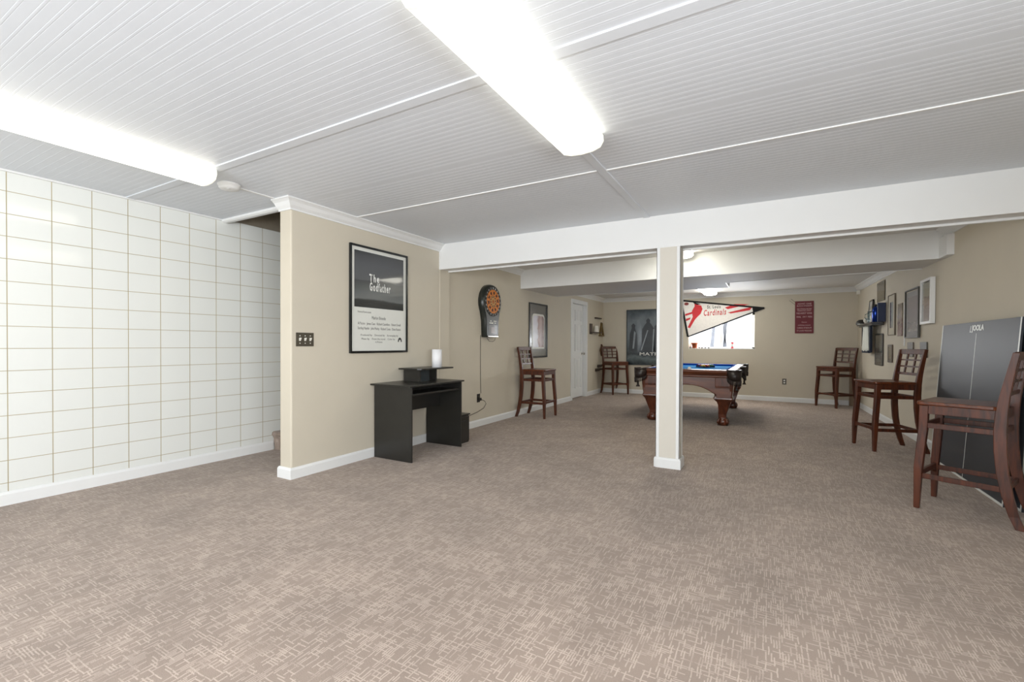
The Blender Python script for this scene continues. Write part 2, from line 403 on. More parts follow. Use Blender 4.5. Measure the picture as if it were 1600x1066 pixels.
mb = MB(); mb.box(-.58, -.565, 7.63, 8.27, ZB, ZF + .01); mb.box(XL, -.565, 8.27, 8.285, ZB, ZF + .01); mb.prism([(-.565, 7.628), (XR, y_r + .75), (XR, y_r + .765), (-.565, 7.643)], ZB - .003, ZF + .01, 'z')
struct(mb.build('trim_10', white))
struct(MB().box(1.61, 1.675, 6.36, 6.62, 2.155, 2.375).build('trim_11', white, bevel=.003))

# crown mouldings (out, z)
def crown(zc, d=.092, p=.085):
    return [(0, zc), (p, zc), (p, zc - .012), (p - .01, zc - .016), (p - .03, zc - .03), (.035, zc - .058), (.02, zc - .072), (.012, zc - .078), (.012, zc - d), (0, zc - d)]
struct(moulding('trim_12', [(-3.83, 2.75), (-3.83, 2.53), (XP, 2.53), (XP, YB1)][::1], [(-a, b) for a, b in crown(ZC)][::-1], white)) if False else None
def mould(i, path, prof): return struct(moulding('trim_%d' % i, path, prof, white))
mould(12, [(-3.83, 2.53), (XP, 2.53), (XP, YB1)], crown(ZC))
mould(13, [(XL, YB1b), (XL, y_l - .02)], crown(ZM))
mould(14, [(XRA(y_r), y_r - .02), (XRA(YB1b), YB1b)], crown(ZM))
mould(15, [(XL, 8.285), (XL, YB), (XRA(YB), YB), (XRA(7.38), 7.38)], crown(ZF))
# baseboards
def base(h=.10, t=.016): return [(0, 0), (t, 0), (t, h - .02), (t - .006, h - .006), (t - .012, h), (0, h)]
def bb(name, path): return struct(moulding(name, path, base(), white))
bb('baseboard_left', [(XT, YF), (XT, 3.15)])
bb('baseboard_partition', [(-3.83, 2.75), (-3.83, 2.53), (XP, 2.53), (XP, YB1b), (XL, YB1b), (XL, DY0 - .07)])
bb('baseboard_corner', [(XL, DY1 + .07), (XL, YB), (XRA(YB), YB), (XRA(YF), YF)])

# column
CX0, CX1, CY0, CY1 = -.965, -.743, 4.60, 4.79
co = thing('support_column', 'square beige column with white corner strips and base under the beam', 'column', ((CX0 + CX1) / 2, (CY0 + CY1) / 2, 0)); co['kind'] = 'structure'
hx, hy = (CX1 - CX0) / 2, (CY1 - CY0) / 2
MB().box(-hx + .003, hx - .003, -hy + .003, hy - .003, 0, ZB).build('shaft', mat('column_paint', (212, 207, 196), .7, var=.01, scale=3), co)
mb = MB()
for sx in (-1, 1):
    for sy in (-1, 1):
        x0, x1 = sorted((sx * hx, sx * (hx - .032))); y0, y1 = sorted((sy * hy, sy * (hy - .004))); mb.box(x0, x1, y0, y1, .1, ZB)
        x0, x1 = sorted((sx * hx, sx * (hx - .004))); y0, y1 = sorted((sy * hy, sy * (hy - .032))); mb.box(x0, x1, y0, y1, .1, ZB)
mb.build('corner_trim', white, co)
bmo = moulding('column_base', [(-hx, -hy), (-hx, hy), (hx, hy), (hx, -hy), (-hx, -hy)][::-1], [(a, z) for a, z in base()], white)
bmo.parent = co

# stairs behind the partition
mb = MB()
for i in range(9):
    z = (i + 1) * .205; y = 3.17 + i * .27
    prof = [(y, max(0, z - .205)), (y - .01, z - .08), (y - .035, z - .03), (y - .03, z - .008), (y - .012, z), (y + .30, z), (y + .30, max(0, z - .205))]
    mb.prism([(a, b) for a, b in prof], XT + .004, -3.835, 'x')
st = mb.build('carpeted_stairs', carpet); tag(st, 'taupe carpeted stair steps rising behind the partition beside the tiles', 'stairs'); st['kind'] = 'structure'

# door
dr = thing('door_1', 'white six-panel door standing in the left wall', 'door', (XL, (DY0 + DY1) / 2, 0), radians(90)); dr['kind'] = 'structure'
dw = (DY1 - DY0) / 2
mb = MB()
for sx in (-1, 1):
    x0, x1 = sorted((sx * (dw - .012), sx * (dw + .062))); mb.box(x0, x1, -.018, 0, 0, DZ + .065)
    x0, x1 = sorted((sx * (dw - .014), sx * dw)); mb.box(x0, x1, 0, .13, 0, DZ)
mb.box(-dw + .012, dw - .012, -.018, 0, DZ - .012, DZ + .065); mb.box(-dw, dw, 0, .13, DZ - .014, DZ)
mb.build('door_frame', white, dr, bevel=.003)
mb = MB(); mb.box(-dw + .016, dw - .016, .085, .12, .02, DZ - .016)
# raised rails/stiles around six panels
W = 2 * (dw - .016); X0 = -dw + .016; yf = .072
xs = [X0, X0 + .10, X0 + W / 2 - .045, X0 + W / 2 + .045, X0 + W - .10, X0 + W]
zs = [.02, .22, .90, 1.0 + .06, 1.66, 1.74, 1.98, DZ - .016]
for a, b in ((0, 1), (2, 3), (4, 5)): mb.box(xs[a], xs[b], yf, .086, zs[0], zs[-1])
for a, b in ((0, 1), (2, 3), (4, 5), (6, 7)):
    for c, d in ((1, 2), (3, 4)): mb.box(xs[c], xs[d], yf, .086, zs[a], zs[b])
for a, b in ((1, 2), (3, 4)):
    for c, d in ((1, 2), (3, 4), (5, 6)): mb.box(xs[a] + .03, xs[b] - .03, .077, .086, zs[c] + .03, zs[d] - .03)
leaf = mb.build('door_panel', white, dr, bevel=.003)
mb = MB(); kx = dw - .085
mb.v = []
kn = MB().lathe([(.026, 0), (.027, .006), (.012, .01), (.011, .03), (.024, .042), (.028, .055), (.024, .068), (.012, .074)], 0, 0, 16)
kn.v = [(kx + x, .072 - z, 1.0 + y) for x, y, z in kn.v]
kn.build('door_knob', chrome, leaf)
MB().box(-dw + .2, -dw + .22, .066, .072, 1.9, 1.93).build('hook', chrome, leaf)

# far window
wn = thing('window_1', 'small basement window glowing with snowy daylight', 'window', ((WX0 + WX1) / 2, YB, WZ0)); wn['kind'] = 'structure'
ww = (WX1 - WX0) / 2; wh = WZ1 - WZ0
mb = MB()
mb.box(-ww, -ww + .05, .08, .13, 0, wh); mb.box(ww - .05, ww, .08, .13, 0, wh); mb.box(-ww, ww, .08, .13, 0, .04); mb.box(-ww, ww, .08, .13, wh - .05, wh); mb.box(-.02, .02, .085, .125, 0, wh)
mb.box(-ww, ww, .0, .2, -.004, .006)
mb.build('window_frame', white, wn, bevel=.003)
MB().box(-ww + .05, ww - .05, .1, .104, .04, wh - .05).build('pane', glass, wn)

# outside: snowy yard and bare trees
snow = mat('snow', (244, 247, 252), .8, var=.02, scale=1.5)
MB().box(-14, 12, 11.52, 40, .7, 1.0).build('snow_ground', snow)
tag(bpy.data.objects['snow_ground'], 'snow covered yard outside the small window', 'snow', kind='structure')
bark = mat('grey_bark', (176, 178, 184), .9, var=.15, scale=9)
for k, (x, y, h, lab) in enumerate([(-3.6, 17.5, 4.5, 'bare tree with a forked trunk nearest the window'), (-1.6, 21, 5.5, 'taller bare tree farther out beyond the snow'), (-2.6, 26, 6, 'distant bare tree at the back of the yard')]):
    rr = random.Random(k + 3); mb = MB()
    def limb(p, d, L_, r, dep):
        q = p + d * L_; mid = p + d * L_ * .5 + Vector((rr.uniform(-.05, .05), 0, rr.uniform(-.03, .03))) * L_
        mb.tube([p, mid, q], [r, r * .8, r * .6], 6)
        if dep:
            for _ in range(3):
                nd = (d + Vector((rr.uniform(-.9, .9), rr.uniform(-.5, .5), rr.uniform(-.2, .5)))).normalized(); limb(q if rr.random() < .6 else mid, nd, L_ * .66, r * .55, dep - 1)
    limb(Vector((0, 0, 0)), Vector((.05, 0, 1)), h * .35, .10, 4)
    t = mb.build('bare_tree', bark, loc=(x, y, .99)); tag(t, lab, 'tree', 'bare trees in the snowy yard')

# ------------------------------------------------------------------ ceiling fixtures
def fixture(label, cx, y0, y1, zc, wd=.27, ht=.10, lm=None):
    t = thing('fluorescent_light', label, 'ceiling light', (cx, (y0 + y1) / 2, zc), 0, 'wraparound fluorescent ceiling lights')
    L_ = (y1 - y0) / 2; h = wd / 2
    MB().box(-h * .8, h * .8, -L_ + .01, L_ - .01, -.03, 0).build('housing', housing, t)
    prof = [(-h, -.012), (h, -.012), (h + .003, -.045), (h * .86, -ht * .80), (h * .5, -ht * .95), (0, -ht), (-h * .5, -ht * .95), (-h * .86, -ht * .80), (-h - .003, -.045)]
    MB().prism(prof, -L_ + .012, L_ - .012, 'y').build('diffuser', lm or lampm, t)
    for s in (-1, 1):
        p2 = [(a * 1.01, b * 1.0 + (-.001 if b < -.02 else .0)) for a, b in prof]
        y_a, y_b = sorted((s * (L_ - .012), s * L_)); MB().prism(p2, y_a, y_b, 'y').build('end_cap', lampcap, t)
    return t
lampcap = emit('lamp_end_cap', (1.0, .95, .70), 0.35)
fixture('large glowing fluorescent ceiling light nearest the camera', -1.012, 1.225, 2.66, ZC)
fixture('long fluorescent ceiling light beside the white tiled wall', -3.635, .40, 1.83, ZC, .25)
fixture('fluorescent light between the two beams, its end showing by the column', -1.03, 5.3, 6.60, ZM, .26, .085, lamp_rear)
fixture('small lit fluorescent light on the rear ceiling above the window', -1.12, 9.5, 10.85, ZF, .26, .085, lamp_rear)
fixture('unseen fluorescent ceiling light added behind the camera', -1.012, -1.9, -.5, ZC)  # extra lamp out of view, added to brighten the room
sd = thing('smoke_detector', 'round white smoke detector on the ceiling by the tiled wall', 'smoke detector', (-3.765, 2.055, ZC))
MB().lathe([(.082, .002), (.082, -.012), (.074, -.016), (.072, -.032), (.062, -.042), (.03, -.045), (.001, -.045)], n=28).build('detector_body', white, sd)
MB().lathe([(.012, -.044), (.012, -.048), (.001, -.048)], .03, -.02, n=12).build('test_button', white, sd)
ms = tag(MB().box(-.035, .02, -.03, .03, -.075, .0).build('motion_sensor', ivory, loc=(XRA(11.1) - .02, 11.12, 2.29), bevel=.006), 'small white sensor box tucked high in the far right corner', 'sensor')

# ------------------------------------------------------------------ wall plates
def facing(wall):  # rotation so that local -Y points into the room
    return {'left': radians(90), 'right': radians(-90), 'back': 0}[wall]
sw = thing('light_switch', 'brown triple switch plate with three ivory toggles on the partition', 'light switch', (XP, 2.666, 1.24), facing('left'))
MB().box(-.09, .09, -.006, 0, -.062, .062).build('switch_plate', brown_plate, sw, bevel=.002)
for x in (-.053, 0, .053):
    MB().prism([(-.0055, .012), (-.0185, .016), (-.0185, .008), (-.0055, -.014)], x - .008, x + .008, 'x').build('toggle', ivory, sw)
    MB().box(x - .004, x + .004, -.0075, -.0055, .030, .038).build('screw', ivory, sw); MB().box(x - .004, x + .004, -.0075, -.0055, -.038, -.030).build('screw', ivory, sw)
def outlet(label, loc, wall, plug=False):
    t = thing('power_outlet', label, 'outlet', loc, facing(wall))
    MB().box(-.038, .038, -.006, 0, -.062, .062).build('outlet_plate', brown_plate if not plug else blk_metal, t, bevel=.002)
    for z in (-.024, .024):
        MB().lathe([(.017, 0), (.017, .003), (.001, .003)], n=16)
        s = MB().box(-.016, .016, -.008, -.005, z - .014, z + .014).build('socket', ivory if not plug else brown_plate, t, bevel=.004)
    return t
outlet('small brown outlet with ivory sockets low on the far wall', (.30, YB, .432), 'back')
ot = outlet('dark wall outlet with a plugged cord beside the desk', (XL, 5.55, .415), 'left', True)
# cords
blkr = mat('black_rubber', (40, 38, 35), .5)
cd = thing('extension_cord', 'black cord looping from the outlet down behind the small cabinet', 'cord', (XL + .02, 5.55, .40))
MB().box(-.012, .03, -.018, .018, -.02, .02).build('plug', blkr, cd, bevel=.004)
MB().tube([(.03, 0, 0), (.06, .05, -.03), (.07, .07, -.07), (.06, .02, -.13), (.04, -.10, -.17), (.03, -.3, -.20), (.03, -.55, -.24), (.02, -.8, -.27), (.02, -.9, -.385)], .004, 6).build('cable', blkr, cd)
wi = MB().tube([(XL + .004, 5.60, 1.34), (XL + .004, 5.60, .80), (XL + .004, 5.61, .48)], .0035, 6).build('dartboard_wire', blkr)
tag(wi, 'thin dark wire running down the wall below the electronic dartboard', 'wire')

# ------------------------------------------------------------------ desk
dk = thing('computer_desk', 'black computer desk with raised shelf standing against the partition', 'desk', (-3.40, 3.94, 0))
y0, y1 = -.46, .40; x0, x1 = -.245, .275
MB().box(x0, x1, y0, y0 + .016, 0, .765).build('side_panel', blk, dk, bevel=.001)
MB().box(x0, x1, y1 - .016, y1, 0, .765).build('side_panel', blk, dk, bevel=.001)
MB().box(x0 - .02, x1 + .015, y0 - .04, y1 + .03, .765, .783).build('desktop', blk, dk, bevel=.002)
MB().box(-.05, -.034, y0 + .016, y1 - .016, .47, .765).build('back_panel', blk, dk)
MB().box(-.03, x1 - .02, y0 + .022, y1 - .022, .672, .69).build('keyboard_tray', blk, dk, bevel=.002)
MB().box(x0, x0 + .13, y1 - .20, y1 - .016, 0, .765).build('rear_panel', blk, dk) if False else None
rs = MB()
a = []
for k in range(9):
    t = k / 8; ang = pi / 2 * t
    a.append((.16 + .0 * t, 0))
poly = [(-.245, -.10), (.03, -.10), (.075, -.075), (.095, -.02), (.10, .10), (.10, .36), (.10, .47), (-.245, .47)]
rs.prism(poly, .915, .931, 'z'); sh = rs.build('raised_shelf', blk, dk, bevel=.002)
MB().box(-.22, .02, -.04, -.024, .783, .915).build('shelf_support', blk, dk)
MB().box(-.22, .02, .24, .256, .783, .915).build('shelf_support', blk, dk)
MB().box(-.02, .02, -.024, .12, .783, .915).build('shelf_front', mat('black_smoked_panel', (40, 47, 50), .25), dk) 
cb = thing('file_cabinet', 'small black cabinet on the floor right of the desk', 'cabinet', (-3.44, 4.50, 0))
MB().box(-.22, .22, -.145, .12, 0, .335).build('body', blk, cb, bevel=.002)
MB().box(-.22, .235, -.15, .13, .335, .352).build('lid', blk, cb, bevel=.002)
dr_ = MB().box(.22, .234, -.135, .11, .02, .32).build('drawer_front', blk, cb, bevel=.002)
MB().box(.234, .238, -.06, .04, .262, .276).build('handle', blk_metal, dr_)
pt = thing('paper_towel_roll', 'white paper roll standing upright on the desk shelf', 'paper roll', (-3.42, 4.245, .931))
MB().lathe([(.02, 0.0), (.058, 0.0), (.058, .21), (.02, .21), (.02, .0)], n=28).build('paper', mat('white_paper', (240, 240, 242), .7, var=.01), pt)
MB().lathe([(.0195, .001), (.0195, .212), (.0175, .212), (.0175, .001)], n=20).build('cardboard_core', mat('cardboard', (170, 150, 120), .8), pt)

# ------------------------------------------------------------------ framed posters
grey_ink = mat('grey_ink', (70, 70, 68), .5); dark_ink = mat('dark_ink', (60, 62, 60), .5); paper = mat('poster_paper', (222, 223, 216), .5, var=.02, scale=4)
frame_blk = mat('black_frame', (24, 26, 26), .18, var=.05); coverm = None
def rw(y, z):
    k = 1.0
    for _ in range(4): k = XRA(y * k) / 1.6
    return y * k, 1.2 + (z - 1.2) * k, k
def frame(name, label, cat, wall, u, z0, wd, ht, fw=.02, dp=.02, fm=frame_blk, group=None, tilt=0, off=0):
    """wall thing; origin at bottom centre on the wall plane"""
    if wall == 'right': u, z0, k = rw(u, z0); wd *= k; ht *= k
    loc = {'left': (XL, u, z0), 'part': (XP, u, z0), 'right': (XRA(u), u, z0), 'back': (u, YB, z0)}[wall]
    t = thing(name, label, cat, loc, facing({'part': 'left'}.get(wall, wall)), group)
    h = wd / 2
    if fw:
        mb = MB(); mb.box(-h, -h + fw, -dp, 0, 0, ht); mb.box(h - fw, h, -dp, 0, 0, ht); mb.box(-h + fw, h - fw, -dp, 0, 0, fw); mb.box(-h + fw, h - fw, -dp, 0, ht - fw, ht)
        mb.build('frame', fm, t, bevel=.003)
    return t
def sheet(t, name, m, x0, x1, z0, z1, y=-.008, th=.003, label=None):
    o = MB().box(x0, x1, y, y + th, z0, z1).build(name, m, t)
    if label: o['label'] = label
    return o
def grad_mat(name, stops, axis=2, noise=0.0, scale=3, rough=.25, lo=0, hi=1, coat=.5):
    m = bpy.data.materials.new(name); m.use_nodes = True; nt = m.node_tree; N = nt.nodes; L = nt.links; b = N['Principled BSDF']
    tc = N.new('ShaderNodeTexCoord'); sep = N.new('ShaderNodeSeparateXYZ'); mr = N.new('ShaderNodeMapRange'); mr.inputs['From Min'].default_value = lo; mr.inputs['From Max'].default_value = hi
    L.new(tc.outputs['Object'], sep.inputs[0]); no = N.new('ShaderNodeTexNoise'); no.inputs['Scale'].default_value = scale; no.inputs['Detail'].default_value = 4; L.new(tc.outputs['Object'], no.inputs['Vector'])
    L.new(sep.outputs[axis], mr.inputs['Value'])
    mm = N.new('ShaderNodeMath'); mm.operation = 'MULTIPLY_ADD'; L.new(no.outputs['Fac'], mm.inputs[0]); mm.inputs[1].default_value = noise; L.new(mr.outputs[0], mm.inputs[2])
    sb = N.new('ShaderNodeMath'); sb.operation = 'SUBTRACT'; L.new(mm.outputs[0], sb.inputs[0]); sb.inputs[1].default_value = noise / 2
    r = N.new('ShaderNodeValToRGB'); r.color_ramp.elements.remove(r.color_ramp.elements[1])
    for i, (p, c) in enumerate(stops):
        e = r.color_ramp.elements[0] if i == 0 else r.color_ramp.elements.new(p)
        e.position = p; e.color = (*srgb(*c), 1)
    L.new(sb.outputs[0], r.inputs['Fac']); L.new(r.outputs['Color'], b.inputs['Base Color']); b.inputs['Roughness'].default_value = rough; b.inputs['Coat Weight'].default_value = coat
    b.inputs['Coat Roughness'].default_value = .05
    return m

# big black and white film poster on the partition
wd, ht = .834, 1.112
fp = frame('framed_poster', 'tall black-framed black and white film poster on the partition', 'poster', 'part', 3.58, 1.108, wd, ht, .022, .022)
sheet(fp, 'poster_paper', paper, -wd / 2 + .02, wd / 2 - .02, .02, ht - .02)
art = grad_mat('dark_landscape', [(0, (44, 46, 46)), (.13, (40, 42, 42)), (.16, (104, 108, 108)), (.34, (80, 84, 84)), (.48, (62, 65, 66)), (.50, (84, 86, 88)), (.80, (72, 74, 78)), (1, (54, 56, 58))], noise=.12, scale=2.2, lo=.475, hi=1.055)
sheet(fp, 'dark_picture', art, -wd / 2 + .062, wd / 2 - .062, .475, 1.055, -.0095, .002)
wht = mat('white_ink', (240, 240, 236), .5, var=.01)
text('The', wht, fp, -.085, .79, .14, .085, -.0105, bold=.03); text('Godfather', wht, fp, .0, .70, .30, .095, -.0105, bold=.03)
for body, z, w_, h_ in [('Marlon Brando', .372, .20, .034), ('Al Pacino   James Caan   Richard Castellano   Robert Duvall', .305, .62, .036), ('Sterling Hayden   John Marley   Richard Conte   Diane Keaton', .255, .62, .036),
                        ('Produced by    Directed by    Screenplay by', .185, .54, .026), ('Music by    From the novel    Color by', .145, .48, .026), ('A Picture', .115, .10, .018)]:
    text(body, grey_ink, fp, .0 if w_ > .5 else -.02, z, w_, h_, -.0085)
text("Paramount Pictures presents", grey_ink, fp, -.22, .425, .18, .026, -.0085)
# small arched mark in the lower right corner
mb = MB(); n = 12; o_ = [(.30 + .032 * cos(pi * k / n), .118 + .05 * sin(pi * k / n)) for k in range(n + 1)]; i_ = [(.30 + .016 * cos(pi * k / n), .118 + .026 * sin(pi * k / n)) for k in range(n, -1, -1)]
mb.prism(o_ + i_, -.0085, -.0075, 'y').build('arch_mark', dark_ink, fp)
MB().box(-wd / 2 + .02, wd / 2 - .02, -.0135, -.0125, .02, ht - .02)

# dark framed picture past the dartboard
wd, ht = .75, .99
f2 = frame('framed_picture', 'black-framed picture with grey mat and arched pink and white sheet behind a stool', 'picture', 'left', 7.52, .965, wd, ht, .03, .022)
sheet(f2, 'mat_board', grad_mat('grey_mat', [(0, (116, 112, 98)), (.3, (82, 82, 74)), (1, (74, 76, 72))], noise=.2, lo=0, hi=1), -wd / 2 + .03, wd / 2 - .03, .03, ht - .03)
def arch(hw, z0, z1, r): return [(-hw, z0), (hw, z0)] + [(hw - r + r * cos(pi / 2 * k / 6), z1 - r + r * sin(pi / 2 * k / 6)) for k in range(7)] + [(-hw + r + r * cos(pi / 2 + pi / 2 * k / 6), z1 - r + r * sin(pi / 2 + pi / 2 * k / 6)) for k in range(7)]
MB().prism(arch(.255, .16, .80, .08), -.012, -.008, 'y').build('silver_border', mat('silver_foil', (214, 214, 206), .3, var=.1, scale=30, bump=.4), f2)
MB().prism(arch(.225, .19, .765, .07), -.014, -.012, 'y').build('print', grad_mat('pink_print', [(0, (226, 228, 238)), (.38, (216, 216, 228)), (.5, (150, 116, 112)), (.66, (190, 168, 166)), (1, (120, 92, 90))], axis=0, noise=.45, scale=7, lo=-.24, hi=.24), f2)

# electronic dartboard
db = thing('electronic_dartboard', 'black electronic dartboard with orange target hanging on the left wall', 'dartboard', (XL, 5.80, 1.30), facing('left'))
def dart_outline(sc=1.0, n=28):
    pts = []; R_ = .262
    for k in range(n + 1):
        a = radians(-32 + 244 * k / n); pts.append((R_ * sc * cos(a), .535 + R_ * 1.02 * sc * sin(a)))
    pts += [(-.185 * sc, .25), (-.172 * sc, .02), (-.165 * sc, .0 + .01), (.165 * sc, .01), (.172 * sc, .02), (.185 * sc, .25)]
    return pts
ou = dart_outline(); bod = MB(); nn = len(ou)
lay = [(1.0, 0), (1.0, -.05), (.95, -.085), (.90, -.09)]
vs_ = []
for sc, y in lay:
    for x, z in ou: vs_.append((x * sc, y, .42 + (z - .42) * (1 - (1 - sc) * .6)))
bod.add(vs_, [(i * nn + k, i * nn + (k + 1) % nn, (i + 1) * nn + (k + 1) % nn, (i + 1) * nn + k) for i in range(3) for k in range(nn)], True)
bod.add(vs_, [tuple(range(nn)), tuple(range(4 * nn - 1, 3 * nn - 1, -1))])
bod.build('cabinet', mat('black_gloss_plastic', (38, 42, 38), .25, var=.05), db)
cz = .545
def disc(r, y0, y1, x=0, z=cz, n=40, zs_=1.0): return [(x + r * cos(2 * pi * k / n), z + r * zs_ * sin(2 * pi * k / n)) for k in range(n)]
MB().prism(disc(.222, 0, 0), -.094, -.088, 'y').build('catch_ring', mat('matte_black', (22, 22, 22), .6), db)
MB().prism(disc(.178, 0, 0), -.097, -.093, 'y').build('target', mat('dark_red_segments', (70, 28, 12), .6), db)
org = mat('orange_segments', (214, 128, 44), .5, var=.15, scale=40); tan_ = mat('tan_segments', (196, 148, 84), .5, var=.1, scale=40)
mb = MB(); mb2 = MB()
def sector(mb, r0, r1, a0, a1, y0=-.099, y1=-.096):
    p = [(r1 * cos(a0 + (a1 - a0) * k / 3), cz + r1 * sin(a0 + (a1 - a0) * k / 3)) for k in range(4)] + [(r0 * cos(a1 + (a0 - a1) * k / 3), cz + r0 * sin(a1 + (a0 - a1) * k / 3)) for k in range(4)]
    mb.prism(p, y0, y1, 'y')
for k in range(20):
    a0 = 2 * pi * k / 20 + .03; a1 = 2 * pi * (k + 1) / 20 - .03
    if k % 2: sector(mb, .095, .178, a0 - .01, a1 + .01); sector(mb2, .03, .088, a0, a1)
    else: sector(mb2, .03, .058, a0, a1); sector(mb, .082, .108, a0, a1); sector(mb, .150, .178, a0, a1)
mb.prism(disc(.022, 0, 0, n=20), -.1, -.096, 'y')
tg = [o for o in db.children if o.name.startswith('target')][0]
mb.build('segments', org, tg); mb2.build('segments', tan_, tg)
tg_m = MB().prism(disc(.011, 0, 0, n=16), -.1015, -.099, 'y').build('bullseye', mat('dark_red', (120, 20, 20), .5), tg)
nums = [20, 1, 18, 4, 13, 6, 10, 15, 2, 17, 3, 19, 7, 16, 8, 11, 14, 9, 12, 5]
L_ = []
for k, n_ in enumerate(nums):
    a = pi / 2 - 2 * pi * k / 20
    L_.append(text(str(n_), wht, db, .199 * cos(a), cz + .199 * sin(a), .014 if n_ < 10 else .026, .028, -.0955, 'numbers'))
merge_meshes(L_, 'numbers')
scr = mat('dark_screen', (54, 50, 44), .15)
MB().box(-.12, .12, -.094, -.088, .05, .20).build('score_display', scr, db, bevel=.004)
MB().box(-.055, .055, -.096, -.093, .07, .165).build('score_window', mat('brown_screen', (110, 88, 76), .2), db)
mb = MB(); [mb.box(x, x + .028, -.094, -.088, z, z + .014) for x, z in ((-.09, .215), (-.05, .215), (.05, .215), (-.02, .215), (-.07, .245), (.03, .245), (.07, .245))]
mb.build('buttons', ivory, db)
MB().box(-.13, .16, -.093, -.088, .016, .03).build('bottom_trim', chrome, db)
MB().tube([(-.10, -.05, .0), (-.04, -.055, -.05), (.06, -.055, -.055), (.12, -.05, -.035), (.14, -.05, .0)], .0035, 6).build('dangling_cord', blkr, db)

# ------------------------------------------------------------------ bar stools
def make_stool(loc, rz, label, dark=0):
    # front of the seat faces local -Y; feet spread: x +-.225, front y -.26, rear y +.26
    t = thing('bar_stool', label, 'bar stool', loc, rz, 'lattice-back wooden bar stools')
    hw = .215
    for s in (-1, 1):
        MB().bar([(s * (hw + .005), -.245, 0), (s * hw, -.238, .30), (s * (hw - .01), -.215, .60), (s * (hw - .01), -.21, .765)], [.032, .048, .050, .050], [.032, .048, .050, .050]).build('leg', stool_w, t, bevel=.004)
    for s in (-1, 1):
        zz = [0, .08, .2, .35, .5, .64, .76, .86, .96, 1.06, 1.16]
        yy = [.275, .245, .215, .190, .178, .176, .182, .194, .210, .228, .248]
        xx = [hw + .005, hw, hw, hw - .003, hw - .006, hw - .008, hw - .008, hw - .006, hw - .003, hw, hw + .004]
        MB().bar([(s * x, y, z) for x, y, z in zip(xx, yy, zz)], [.026, .028, .030, .030, .032, .032, .032, .03, .028, .028, .026], [.046, .052, .058, .062, .064, .064, .06, .052, .046, .04, .036]).build('rear_post', stool_w, t, bevel=.004)
    # seat: slightly dished slab with rounded corners
    p = []
    for cx_, cy_, a0 in ((hw - .005, -.225, -90), (hw - .005, .135, 0), (-hw + .005, .135, 90), (-hw + .005, -.225, 180)):
        for k in range(5):
            a = radians(a0 + 90 * k / 4); p.append((cx_ + .028 * cos(a), cy_ + .028 * sin(a)))
    MB().prism(p, .768, .795, 'z').build('seat', stool_s, t, bevel=.007, seg=3)
    mb = MB(); mb.box(-hw + .015, hw - .015, -.232, -.21, .705, .768); mb.box(-hw + .01, hw - .01, .165, .185, .705, .768)
    for s in (-1, 1): mb.box(*sorted((s * (hw - .022), s * (hw + .004))), -.20, .165, .705, .768)
    mb.build('apron', stool_w, t, bevel=.002)
    for s in (-1, 1): MB().box(*sorted((s * (hw - .018), s * (hw + .0))), -.21, .165, .60, .638).build('side_stretcher', stool_w, t, bevel=.003)
    MB().box(-hw + .01, hw - .01, -.225, -.205, .60, .638).build('front_stretcher', stool_w, t, bevel=.003)
    MB().box(-hw + .01, hw - .01, .165, .185, .60, .638).build('rear_stretcher', stool_w, t, bevel=.003)
    # lower foot rests with curved brackets at the front
    def rest(x0, x1, y, z):
        q = [(x0, z), (x1, z), (x1, z - .075), (x1 - .02, z - .05), (x1 - .06, z - .036), (x0 + .06, z - .036), (x0 + .02, z - .05), (x0, z - .075)]
        return q
    MB().prism(rest(-hw + .018, hw - .018, 0, .275), -.250, -.226, 'y').build('foot_rest', stool_w, t, bevel=.003)
    for s in (-1, 1): MB().box(*sorted((s * (hw - .016), s * (hw + .002))), -.23, .20, .225, .262).build('lower_stretcher', stool_w, t, bevel=.003)
    MB().box(-hw + .01, hw - .01, .192, .212, .225, .262).build('lower_stretcher', stool_w, t, bevel=.003)
    # backrest
    def yb(z): return .182 + (z - .76) * .165
    def slant(x0, x1, z0, z1, th):
        m = MB(); v = []
        for z in (z0, z1):
            y = yb(z); bow = .012
            v += [(x0, y - th / 2, z), (x1, y - th / 2, z), (x1, y + th / 2, z), (x0, y + th / 2, z)]
        m.add(v, [(0, 1, 2, 3), (7, 6, 5, 4), (0, 4, 5, 1), (1, 5, 6, 2), (2, 6, 7, 3), (3, 7, 4, 0)]); return m
    slant(-hw, hw, 1.105, 1.165, .022).build('top_rail', stool_w, t, bevel=.005)
    slant(-hw, hw, .865, .895, .02).build('lower_rail', stool_w, t, bevel=.003)
    for x in (-.072, .072): slant(x - .011, x + .011, .89, 1.11, .014).build('back_slat', stool_w, t)
    for z in (.955, 1.03): slant(-hw, hw, z, z + .018, .012).build('cross_slat', stool_w, t)
    return t
def dup(root, loc, rz, label):
    r = root.copy(); C.objects.link(r); r.location = loc; r.rotation_euler = (0, 0, rz); r['label'] = label
    for ch in list(root.children):
        c = ch.copy(); C.objects.link(c); c.parent = r
        for g in ch.children:
            d = g.copy(); C.objects.link(d); d.parent = c
    return r
def ang(dx, dy): return math.atan2(dx, -dy)      # rotation so local -Y points to (dx,dy)
sE = make_stool((1.285, 4.505, 0), ang(-.90, .435), 'reddish wooden bar stool nearest the camera at the right edge')
dup(sE, (1.225, 6.80, 0), ang(-.955, -.30), 'dark wooden bar stool just behind the nearest one, before the framed pictures')
dup(sE, (1.17, 10.93, 0), ang(-.74, -.67), 'dark wooden bar stool in the far right corner')
dup(sE, (-3.30, 11.0, 0), ang(.78, -.62), 'dark wooden bar stool in the far left corner beside the large poster')
dup(sE, (-3.385, 6.85, 0), ang(1, 0), 'brown wooden bar stool against the left wall past the dartboard')

